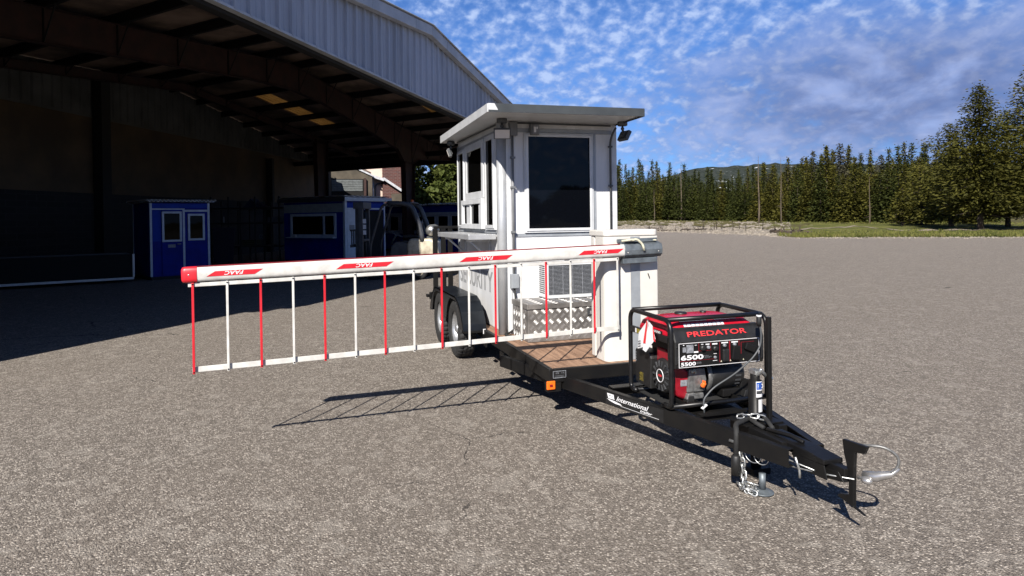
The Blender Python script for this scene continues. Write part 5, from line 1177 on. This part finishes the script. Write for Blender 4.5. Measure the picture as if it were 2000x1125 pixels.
# ================================================================== BARRIER GATE
bg_ = thing('barrier_gate', 'white barrier cabinet with a long red and white boom and hanging fence', 'barrier gate', (-.25, .85, ZD))
def G_(name, g, m, parent=bg_, **k): return g.build(name, m, parent, True, **k)
def rrect(x0, x1, y0, y1, r, n=6, only=None):
    out = []
    for k, (cx_, cy_, a0) in enumerate(((x1-r, y1-r, 0), (x0+r, y1-r, 90), (x0+r, y0+r, 180), (x1-r, y0+r, 270))):
        rr = r if (only is None or k in only) else .012; cx2 = (x1-rr) if k in (0, 3) else (x0+rr); cy2 = (y1-rr) if k in (0, 1) else (y0+rr)
        for i in range(n+1): a = R(a0+90*i/n); out.append((cx2+rr*math.cos(a), cy2+rr*math.sin(a)))
    return out
CX0, CX1, CY0, CY1 = -.42, -.10, .575, 1.075
g = MB(); g.smooth = False; g.prism(rrect(CX0+.11, CX1, CY0-.01, CY1, .055, 8, (3,)), ZD+.002, 1.488, 2); cab = G_('cabinet', g, 'cream')
for p in cab.data.polygons: p.use_smooth = abs(p.normal.z) < .5
cab.modifiers.new('split', 'EDGE_SPLIT').split_angle = R(30)
g = MB(); g.box(CX0, CX0+.08, CY0-.003, CY1-.01, ZD+.002, 1.488); G_('door', g, 'cream', bevel=.01)
g = MB(); g.box(CX0+.079, CX0+.112, CY0+.012, CY1-.02, ZD+.002, 1.486); G_('door_seal', g, 'conduit')
g = MB(); g.prism(rrect(CX0-.008, CX1+.008, CY0-.014, CY1+.006, .05, 8, (3, 0)), 1.489, 1.545, 2); G_('cap', g, 'cream', bevel=.016, seg=3)
g = MB(); g.box(CX1+.0005, CX1+.004, .805, .895, ZD+.006, 1.484); G_('front_stripe', g, 'trim_grey')
g = MB(); g.tube([(CX1+.008, .97, 1.16), (CX1+.010, .985, 1.12)], .004, 5); G_('key', g, 'black')
# arm
AA = Vector((.08, -2.639, 1.246)); BBv = Vector((-.019, .628, 1.315)); AD = (BBv-AA).normalized(); AL = (BBv-AA).length
AN = Vector((AD.y*-1, AD.x, 0)).normalized(); AN = AN if AN.x > 0 else -AN; AU = AD.cross(AN).normalized(); AU = AU if AU.z > 0 else -AU
def ap(t, n_, u): return AA + AD*t + AN*n_ + AU*u
def arm_section(t, h=.052, w=.034, n=24, e=3.2, du=.055):
    out = []
    for j in range(n):
        a = 2*math.pi*(j+.5)/n; c, s_ = math.cos(a), math.sin(a); out.append(ap(t, w*abs(c)**(2/e)*(1 if c > 0 else -1), du+h*abs(s_)**(2/e)*(1 if s_ > 0 else -1)))
    return out
def loft(g, secs, cap=True):
    n = len(secs[0]); vs = [p for s_ in secs for p in s_]; fs = [(i*n+j, i*n+(j+1) % n, (i+1)*n+(j+1) % n, (i+1)*n+j) for i in range(len(secs)-1) for j in range(n)]
    if cap: fs += [tuple(range(n))[::-1], tuple(range((len(secs)-1)*n, len(secs)*n))]
    g.smooth = True; g.add(vs, fs); g.smooth = False
g = MB(); loft(g, [arm_section(t) for t in [.02+(3.40-.02)*k/12 for k in range(13)]]); arm = G_('boom', g, 'white_arm'); arm.modifiers.new('split', 'EDGE_SPLIT').split_angle = R(50)
g = MB(); loft(g, [arm_section(t, h_, w_) for t, h_, w_ in ((-.068, .040, .026), (-.062, .052, .034), (-.04, .056, .0375), (.03, .056, .0375))]); ec = G_('end_cap', g, 'red'); ec.modifiers.new('split', 'EDGE_SPLIT').split_angle = R(50)
g = MB(); c = ap(-.02, .0378, .055); g.lathe([(.006, 0), (.001, .003)], (0, 0, 0), 'x', 10, T=Matrix.Translation(c)); g.build('rivet', 'chrome', ec, True)
g = MB(); q = []
for t in (.032, 3.30): q += [ap(t, -.020, .1055), ap(t, .022, .1055), ap(t, .022, .1115), ap(t, -.020, .1115)]
g.add(q, [(0, 1, 2, 3), (7, 6, 5, 4), (0, 4, 5, 1), (1, 5, 6, 2), (2, 6, 7, 3), (3, 7, 4, 0)]); g.build('rubber_edge', 'red_dark', arm, True, bevel=.002)
for t0, t1 in ((.09, .455), (.955, 1.375), (1.885, 2.325), (2.90, 3.325)):
    g = MB(); sk = .055
    lo, hi = .038, .072; pr2 = [(t0, lo), (t1-sk, lo), (t1, hi), (t0+sk, hi)]
    vs = [ap(a, .0345, b) for a, b in pr2]+[ap(a, .0358, b) for a, b in pr2]; g.add(vs, [(3, 2, 1, 0), (4, 5, 6, 7), (0, 1, 5, 4), (1, 2, 6, 5), (2, 3, 7, 6), (3, 0, 4, 7)]); dc = g.build('red_decal', 'red', arm, True)
    g = MB(); tm = (t0+t1)/2; put_text(g, 'FAAC', .03, ap(tm+.055, .0364, .069), -AD, -AU, width=.125, height=.026, bold=.0004, shear=.25)
    g.build('lettering', 'label_white', dc, True, fix=False)
# hanging fence
def rail_box(g, t0, t1, u0, u1, n0, n1):
    vs = [ap(t, n_, 0)+Vector((0, 0, u)) for t, n_, u in ((t0, n0, u0), (t1, n0, u0), (t1, n1, u0), (t0, n1, u0), (t0, n0, u1), (t1, n0, u1), (t1, n1, u1), (t0, n1, u1))]
    g.add(vs, [(3, 2, 1, 0), (4, 5, 6, 7), (0, 1, 5, 4), (1, 2, 6, 5), (2, 3, 7, 6), (3, 0, 4, 7)])
g = MB(); rail_box(g, -.03, AL+.02, -.030, -.002, -.014, .012); G_('fence_rail', g, 'white_arm', bevel=.003)
g = MB(); rail_box(g, -.012, AL+.03, -.622, -.584, -.010, -.002); G_('fence_rail', g, 'white_arm', bevel=.002)
for k in range(16):
    t = AL*k/15; g = MB(); c = ap(t, 0, 0); z0, z1 = c.z-.629, c.z-.001
    T = Matrix.Translation((c.x, c.y, 0)) @ Matrix.Rotation(math.atan2(AD.y, AD.x), 4, 'Z')
    g.box(-.008, .008, -.0215, -.0130, z0, z1, T) if AN.dot(Matrix.Rotation(math.atan2(AD.y, AD.x), 3, 'Z') @ Vector((0, -1, 0))) > 0 else g.box(-.008, .008, .0130, .0215, z0, z1, T)
    o = G_('fence_post', g, 'red' if k % 2 == 0 and k != 14+2 else 'white_arm', bevel=.002)
    g = MB()
    for zz in (z0+.012, z1-.010): g.lathe([(.005, 0), (.005, .003), (.001, .004)], (0, 0, 0), 'x', 8, T=Matrix.Translation(ap(t, .0216, 0)+Vector((0, 0, zz-c.z))))
    g.build('bolt', 'black', o, True)
for k in (1, 7, 13):
    t = AL*k/15-.02; g = MB(); rail_box(g, t-.02, t+.02, -.0015, .006, -.012, .012); g.tube([ap(t, 0, .000), ap(t, 0, .012)], .007, 6); G_('fence_hanger', g, 'alu')
# mount bracket on the cabinet
g = MB(); e0, e1 = 3.335, 3.70
sec = lambda t: [ap(t, -.05, -.004), ap(t, .010, -.012), ap(t, .040, .015), ap(t, .046, .055), ap(t, .034, .100), ap(t, -.02, .118), ap(t, -.05, .118)]
s0, s1 = sec(e0), sec(e1); nS = 7; g.add(s0+s1, [(i, (i+1) % nS, nS+(i+1) % nS, nS+i) for i in range(nS)]+[tuple(range(nS))[::-1], tuple(range(nS, 2*nS))])
br = G_('boom_bracket', g, 'galv', bevel=.004)
g = MB(); rail_box(g, 3.33, 3.66, -.060, -.016, -.045, .012); rail_box(g, 3.30, 3.70, .120, .150, -.05, -.044); rail_box(g, 3.36, 3.66, .119, .128, -.043, .0); g.build('clamp_plate', 'galv', br, True, bevel=.003)
g = MB(); g.box(CX1+.0045, ap(3.5, -.052, 0).x, .83, .93, 1.29, 1.40); g.build('drive_hub', 'galv', br, True)
g = MB()
for t in (3.36, 3.66):
    g.ball(ap(t, .044, .035), .007, 6)
g.build('bolt', 'chrome', br, True)
g = MB(); g.tube(fillet([ap(3.32, .01, .135), ap(3.38, .03, .142), ap(3.46, .035, .145), ap(3.50, .05, .10), ap(3.515, .052, .045)], .02), .011, 6); g.ball(ap(3.42, .02, .14), .022, 6, (1.6, 1, .6)); g.ball(ap(3.65, .0, .13), .014, 6, (2, 1, .5)); g.build('tie_strap', 'tape', br, True)

# ================================================================== GENERATOR
gn = thing('generator', 'red and black portable generator in a black tube frame on the trailer tongue', 'generator', (.89, .82, .36))
def N_(name, g, m, parent=gn, **k): return g.build(name, m, parent, True, **k)
XA, XZ, YA, YZ, ZB_, ZT_ = .60, 1.175, .432, 1.195, .372, .965
TR = .0165
for y in (YA, YZ):
    g = MB(); g.tube(fillet([(XA+.09, y, ZB_), (XA, y, ZB_), (XA, y, ZT_), (XZ, y, ZT_-.012), (XZ, y, ZB_), (XZ-.09, y, ZB_)], .085, 7), TR, 12)
    g.lathe([(.008, 0), (.008, .012), (.0, .014)], (0, 0, 0), 'y', 8, T=Matrix.Translation((XZ-.10, y-.022, ZB_))); N_('frame_hoop', g, 'black_tube')
g = MB(); g.tube([(XA+.04, YA, ZT_), (XA+.04, YZ, ZT_)], TR, 10); N_('frame_bar', g, 'black_tube')
g = MB(); g.tube(fillet([(XZ-.055, YA, ZT_-.010), (XZ-.055, YZ, ZT_-.010)], .02), TR, 10); N_('frame_bar', g, 'black_tube')
for x in (XA+.07, XZ-.02):
    g = MB(); g.tube([(x, YA, ZB_), (x, YZ, ZB_)], TR, 10); N_('frame_bar', g, 'black_tube')
for y in (.56, .66, .98):
    g = MB(); g.box(XA+.06, XZ-.02, y-.018, y+.018, ZB_-.006, ZB_+.004); g.box(XA+.06, XZ-.02, y-.018, y-.013, ZB_+.0045, ZB_+.026); N_('base_channel', g, 'black')
g = MB(); g.box(XA+.02, XZ-.03, YA-.012, YA+.012, .800, .845); N_('side_bar', g, 'black_tube', bevel=.003)
g = MB(); panel(g, (XA+.10, YA-.0125, .806), (1, 0, 0), (0, 0, 1), .018, .032, .0015); N_('caution_label', g, 'label_white')
M['yellow_dull'] = mat('dull_yellow_print', (0.28, 0.22, 0.03), 0.5, var=.4, scale=160)
g = MB(); panel(g, (XA+.122, YA-.0125, .806), (1, 0, 0), (0, 0, 1), .10, .032, .0015); N_('caution_label', g, 'yellow_dull')
# feet
for y in (.62, 1.08):
    g = MB(); g.prism([(y-.035, .376), (y+.035, .376), (y+.02, .42), (y-.02, .42)], 1.06, 1.12, 0); N_('rubber_foot', g, 'black_plastic', bevel=.004)
    g = MB(); g.prism([(y-.03, .376), (y+.03, .376), (y+.018, .42), (y-.018, .42)], .70, .75, 0); N_('rubber_foot', g, 'black_plastic', bevel=.004)
# fuel tank
g = MB(); TZ0, TZ1 = .800, .925
def rring(x0, x1, y0, y1, r, z, n=5): return [(x, y, z) for x, y in rrect(x0, x1, y0, y1, r, n)]
secs = [rring(.645, 1.115, .478, 1.148, .03, .795), rring(.640, 1.120, .472, 1.154, .04, .815), rring(.640, 1.120, .472, 1.154, .04, .845), rring(.655, 1.105, .487, 1.139, .045, .893), rring(.685, 1.075, .52, 1.106, .06, .925), rring(.74, 1.02, .60, 1.03, .06, .937)]
loft(g, secs); tk = N_('fuel_tank', g, 'red_gen'); tk.modifiers.new('split', 'EDGE_SPLIT').split_angle = R(55)
g = MB(); loft(g, [rring(.637, 1.123, .469, 1.157, .04, .806), rring(.637, 1.123, .469, 1.157, .04, .818)]); g.build('tank_seam', 'red_dark', tk, True)
g = MB(); g.lathe([(.045, .936), (.046, .946), (.040, .951), (.001, .952)], (.80, .74, 0), 'z', 20); g.build('fuel_cap', 'black_plastic', tk, True)
g = MB(); g.lathe([(.022, .936), (.024, .948), (.001, .950)], (.80, .93, 0), 'z', 14); g.build('fuel_gauge', 'black_plastic', tk, True)
def tank_z(x): return interp(x, [1.02, 1.075, 1.105, 1.12], [.9375, .9258, .8940, .850])
def tank_label(y0, y1, xa, xb, m, zo=.0015, parts=1):
    g = MB(); xs = [xa+(xb-xa)*i/4 for i in range(5)]; vs = []
    for x in xs: vs += [(x, y0, tank_z(x)+zo), (x, y1, tank_z(x)+zo)]
    g.add(vs, [(2*i, 2*i+1, 2*i+3, 2*i+2) for i in range(4)]); g.build('tank_label', m, tk, True, fix=False)
tank_label(.56, .78, 1.022, 1.072, 'label_white'); tank_label(.60, .66, 1.026, 1.066, 'label_grey', .0022); tank_label(.84, 1.02, 1.020, 1.074, 'label_white'); tank_label(.58, .90, 1.088, 1.104, 'label_white'); 
for k in range(9): tank_label(.60+k*.034, .605+k*.034, 1.0885, 1.1035, 'red_dark', .0024)
g = MB(); panel(g, (.86, .4705, .826), (1, 0, 0), (0, 0, 1), .14, .030, .0012); lb = g.build('capacity_plate', 'black_plastic', tk, True)
g = MB(); put_text(g, '6500', .03, (.875, .4687, .831), (1, 0, 0), (0, 0, 1), width=.10, height=.021, bold=.0012); g.build('lettering', 'label_white', lb, True, fix=False)
# front shroud and control panel
g = MB(); sh = [(1.115, .62), (1.178, .628), (1.186, .66), (1.186, .812), (1.176, .832), (1.152, .882), (1.125, .894), (1.085, .895), (1.085, .62)]
g.prism(sh, .455, 1.165, 1); shd = N_('control_shroud', g, 'black_plastic', bevel=.010, seg=3)
g = MB(); g.box(1.1865, 1.1885, .485, 1.120, .640, .800); cp = g.build('control_panel', 'black', shd, True, bevel=.0008)
g = MB(); frame(g, .483, 1.122, .638, .802, .0030, 1.1868, 1.1898, 0); g.build('panel_border', 'label_white', cp, True)
FX = 1.1892
up = Vector((-.024, 0, .050)).normalized(); no = Vector((.050, 0, .024)).normalized()
g = MB(); put_text(g, 'PREDATOR', .06, Vector((1.1745, .560, .838))+no*.0040, (0, 1, 0), up, width=.47, height=.036, bold=.0008); g.build('lettering', 'red_text', shd, True, fix=False)
def ptxt(s, y, z, w_, h_, m='label_white', bold=.0012, **k):
    g = MB(); put_text(g, s, .03, (FX, y, z), (0, 1, 0), (0, 0, 1), width=w_, height=h_, bold=bold, **k); g.build('panel_lettering', m, cp, True, fix=False)
ptxt('6500', .498, .687, .175, .034, bold=.0010); ptxt('5500', .498, .648, .115, .025, bold=.0008)
for z_, t_ in ((.705, 'MAX'), (.698, 'STARTING'), (.690, 'WATTS')): ptxt(t_, .680, z_, .018+.006*len(t_)*.8, .0055, 'label_grey', 0)
for z_, t_ in ((.664, 'RUNNING'), (.656, 'WATTS')): ptxt(t_, .620, z_, .036, .0055, 'label_grey', 0)
g = MB()
for y0, y1, z0, z1 in ((.490, .77, .6805, .6825), (.635, .6375, .742, .796), (.728, .7305, .742, .796), (.635, .7305, .742, .7440), (.800, .8030, .655, .797), (.876, .8850, .655, .797), (.955, .9580, .655, .797), (.972, .975, .70, .782), (.972, 1.08, .779, .781)): g.box(FX, FX+.0010, y0, y1, z0, z1)
g.build('panel_rule', 'red_dark', cp, True)
g = MB()
g.box(FX, FX+.006, .540, .592, .735, .790); g.build('meter', 'label_grey', cp, True, bevel=.001)
g = MB(); g.box(FX, FX+.002, .512, .536, .742, .775); g.build('meter', 'label_grey', cp, True)
g = MB(); g.box(FX, FX+.0012, .598, .632, .733, .743); g.box(FX, FX+.0012, .605, .620, .783, .786); g.box(FX, FX+.0012, .655, .672, .785, .789); g.box(FX, FX+.0012, .690, .72, .781, .788); g.box(FX, FX+.0012, .742, .782, .779, .788); g.box(FX, FX+.0012, .752, .776, .715, .718); g.box(FX, FX+.0012, .515, .524, .787, .792); g.box(FX, FX+.0012, .746, .78, .668, .671)
for y0 in (.815, .895): g.box(FX, FX+.0012, y0, y0+.052, .782, .790)
g.build('panel_print', 'label_white', cp, True)
def knob(y, z, r, m='black_plastic', h=.018):
    g = MB(); g.lathe([(r, 0), (r*.9, h), (r*.4, h+.001), (.001, h+.001)], (FX+.0005, y, z), 'x', 18); g.build('outlet', m, cp, True)
knob(.665, .762, .020); knob(.710, .764, .012, 'label_grey', .012); knob(.762, .752, .019); knob(.762, .692, .010, 'label_grey', .010)
knob(.838, .768, .012, 'label_grey', .012); knob(.918, .770, .012, 'label_grey', .012)
g = MB(); g.box(FX+.001, FX+.022, .815, .868, .660, .745); g.build('outlet_cover', 'black_plastic', cp, True, bevel=.008)
T = Matrix.Translation((FX+.012, .92, .716)) @ Matrix.Rotation(R(-9), 4, 'X')
g = MB(); g.box(-.010, .012, -.030, .034, -.052, .048, T); g.build('outlet_cover', 'black', cp, True, bevel=.008)
T = Matrix.Translation((FX+.012, 1.035, .738)) @ Matrix.Rotation(R(-22), 4, 'X')
g = MB(); g.box(-.010, .010, -.040, .046, -.020, .028, T); g.build('outlet_cover', 'black', cp, True, bevel=.006)
g = MB()
for y0 in (.806, .880, .985): g.add([(FX+.0012, y0, .657), (FX+.0012, y0+.012, .657), (FX+.0012, y0+.006, .668)], [(0, 1, 2)])
g.build('warning_triangle', 'tape', cp, True, fix=False)
for y, z_ in ((.470, .775), (.470, .665), (1.145, .79), (1.145, .66)):
    g = MB(); g.lathe([(.007, 0), (.006, .003), (.001, .003)], (1.1870, y, z_), 'x', 10); g.build('screw', 'black', shd, True)
# engine
g = MB(); g.box(.78, 1.07, .60, .76, .43, .60); g.box(.80, 1.05, .58, .78, .60, .70); N_('engine_block', g, 'cast', bevel=.015)
g = MB(); g.prism([(.585, .395), (.715, .395), (.725, .41), (.72, .435), (.66, .43), (.65, .44), (.60, .435)], 1.03, 1.115, 0); g.prism([(.60, .44), (.74, .44), (.755, .52), (.74, .60), (.62, .60)], 1.02, 1.10, 0); N_('crankcase', g, 'cast', bevel=.006)
g = MB(); g.prism([(.535, .41), (.60, .385), (.64, .45), (.655, .56), (.60, .60), (.52, .64), (.50, .60), (.505, .46)], .86, 1.085, 0); en = N_('fan_housing', g, 'red_dark', bevel=.02, seg=3)
g = MB(); panel(g, (1.087, .555, .485), (0, 1, 0), (0, 0, 1), .075, .042, .0012); g.build('engine_label', 'label_grey', en, True)
g = MB(); g.lathe([(.118, .505), (.122, .492), (.118, .478), (.106, .466), (.062, .458), (.045, .457), (.001, .457)], (.985, 0, .545), 'y', 36); rc = N_('recoil_starter', g, 'black_plastic')
g = MB()
for k in range(14):
    a = 2*math.pi*k/14; T = Matrix.Translation((.985, .466, .545)) @ Matrix.Rotation(-a, 4, 'Y'); g.box(.064, .104, -.010, .003, -.006, .006, T)
g.build('cooling_fin', 'dark_grey', rc, True)
g = MB(); g.tube([(.985+.044*math.cos(a), .4555, .545+.044*math.sin(a)) for a in [k*math.pi/14 for k in range(28)]], .0028, 5, closed=True); g.build('emblem_ring', 'label_white', rc, True)
g = MB(); put_text(g, '420', .02, (.958, .4560, .538), (1, 0, 0), (0, 0, 1), width=.048, height=.016, bold=.001); g.build('emblem_lettering', 'red_text', rc, True, fix=False)
g = MB(); g.prism([(.64, .43), (.86, .42), (.87, .64), (.85, .68), (.65, .68), (.635, .66)], .450, .560, 1); mf = N_('muffler_box', g, 'black_plastic', bevel=.008, seg=3)
g = MB()
for k in range(9): g.box(.70+.004*(k % 3), .76-.006*(k % 2), .4485, .4497, .455+k*.007, .4575+k*.007)
g.build('warning_print', 'yellow_dull', mf, True)
g = MB()
for k in range(4): g.box(.65, .657, .4480, .4497, .585+k*.020, .593+k*.020)
g.build('vent', 'label_grey', mf, True)
g = MB(); g.box(.66, 1.05, .50, 1.12, .72, .79); g.box(.66, .80, .58, 1.0, .60, .719); N_('tank_support', g, 'black')
g = MB(); g.prism([(.88, .62), (1.06, .62), (1.07, .70), (1.0, .73), (.88, .73)], .49, .58, 1); N_('air_duct', g, 'red_dark', bevel=.01)
g = MB(); g.lathe([(.001, .80), (.105, .80), (.115, .82), (.115, .985), (.100, 1.0), (.100, 1.06), (.085, 1.085), (.001, 1.09)], (.99, 0, .525), 'y', 32); al = N_('alternator', g, 'black_plastic')
g = MB()
for k in range(18):
    a = 2*math.pi*k/18; T = Matrix.Translation((.99, 1.02, .525)) @ Matrix.Rotation(-a, 4, 'Y'); g.box(.0985, .104, -.022, .024, -.006, .006, T)
g.build('cooling_slot', 'dark_grey', al, True)
g = MB(); g.lathe([(.111, .770), (.121, .775), (.121, .80), (.111, .805)], (.99, 0, .525), 'y', 32); N_('end_bell', g, 'cast')
g = MB(); g.tube([(1.06, .70, .44), (1.12, .715, .485)], .013, 8); N_('oil_filler', g, 'black_plastic'); g = MB(); g.tube([(1.115, .712, .480), (1.130, .718, .505)], [.018, .014], 8); g.box(1.108, 1.140, .714, .722, .490, .520); N_('oil_cap', g, 'orange_cap', bevel=.002)
g = MB(); g.ball((1.105, .64, .585), .012, 6); g.tube([(1.10, .655, .60), (1.11, .665, .57)], .007, 6); N_('brass_fitting', g, 'tape')
g = MB(); g.box(.95, 1.08, .90, 1.06, .376, .43); g.prism([(1.05, .42), (1.09, .40), (1.14, .42), (1.13, .48), (1.07, .50)], 1.03, 1.07, 0); N_('alternator_mount', g, 'black', bevel=.006)
g = MB(); g.box(XA+.02, XZ-.02, YA+.03, YZ-.03, .3535, .362); N_('base_sheet', g, 'void')  # near-black sheet below the generator frame
# output cable with plug, hanging down the front
cbl = MB(); cbl.tube(fillet([(1.30, 1.040, .925), (1.302, 1.052, .86), (1.302, 1.048, .77), (1.30, .985, .690), (1.30, .84, .595), (1.28, .68, .51), (1.27, .618, .44), (1.275, .612, .40), (1.28, .615, .345)], .06, 4), .0062, 8)
cab_ = cbl.build('power_lead', 'dark_conduit'); tag(cab_, 'thin grey power lead looping down across the front of the generator', 'cable')
g = MB(); g.lathe([(.014, 0), (.018, .02), (.017, .065), (.012, .075)], (1.298, 1.038, .905), n=12, cap=True); o = g.build('plug', 'black_plastic', cab_)
g = MB(); g.lathe([(.0175, 0), (.0175, .012)], (1.298, 1.038, .968), n=12, cap=True); o = g.build('plug_ring', 'label_white', o)
g = MB(); T = Matrix.Translation((1.279, .614, .392)) @ Matrix.Rotation(R(35), 4, 'X'); g.box(-.011, .011, -.022, .022, -.003, .003, T); g.build('cable_tie', 'label_white', cab_)
g = MB(); g.tube([(1.302, 1.045, .975), (1.22, 1.10, .985), (1.175, 1.17, .955)], .005, 5); g.build('hanger_wire', 'black_plastic', cab_)
# paper hang tags on the left hoop
tg = thing('hang_tag', 'pair of white and red paper tags hanging from the generator frame', 'tag', (.90, .405, .92))
def sheet3(name, pts, m, t=.0012):
    g = MB(); v = [Vector(p) for p in pts]; n_ = (v[1]-v[0]).cross(v[2]-v[0]).normalized()*t; k = len(v); g.add(v+[p+n_ for p in v], [tuple(range(k))[::-1], tuple(range(k, 2*k))]+[(i, (i+1) % k, k+(i+1) % k, k+i) for i in range(k)]); return g.build(name, m, tg, True)
a_ = sheet3('tag_sheet', [(.775, .398, .700), (.868, .392, .728), (.935, .402, .905), (.902, .412, .925), (.772, .410, .815)], 'paper')
b_ = sheet3('tag_sheet', [(.872, .386, .712), (.905, .392, .700), (1.018, .405, .810), (.965, .412, .895), (.925, .410, .915)], 'paper')
sheet3('tag_stripe', [(.873, .3895, .760), (.905, .3885, .760), (.922, .3975, .915), (.905, .4000, .922)], 'red_text')
sheet3('tag_stripe', [(1.000, .399, .800), (1.022, .402, .790), (.985, .408, .885), (.975, .408, .885)], 'red_text')
g = MB(); rn = random.Random(3)
for k in range(3): g.add([(.788+.0, .3935, .716+k*.018), (.830, .391, .728+k*.018), (.830, .391, .734+k*.018), (.788, .3935, .722+k*.018)], [(0, 1, 2, 3)])
g.build('tag_print', 'dark_grey', a_, True, fix=False); g = MB(); g.tube([(.905, .408, .92), (.91, .425, .95), (.91, .43, .968)], .0012, 4); g.build('tag_string', 'dark_grey', tg, True)
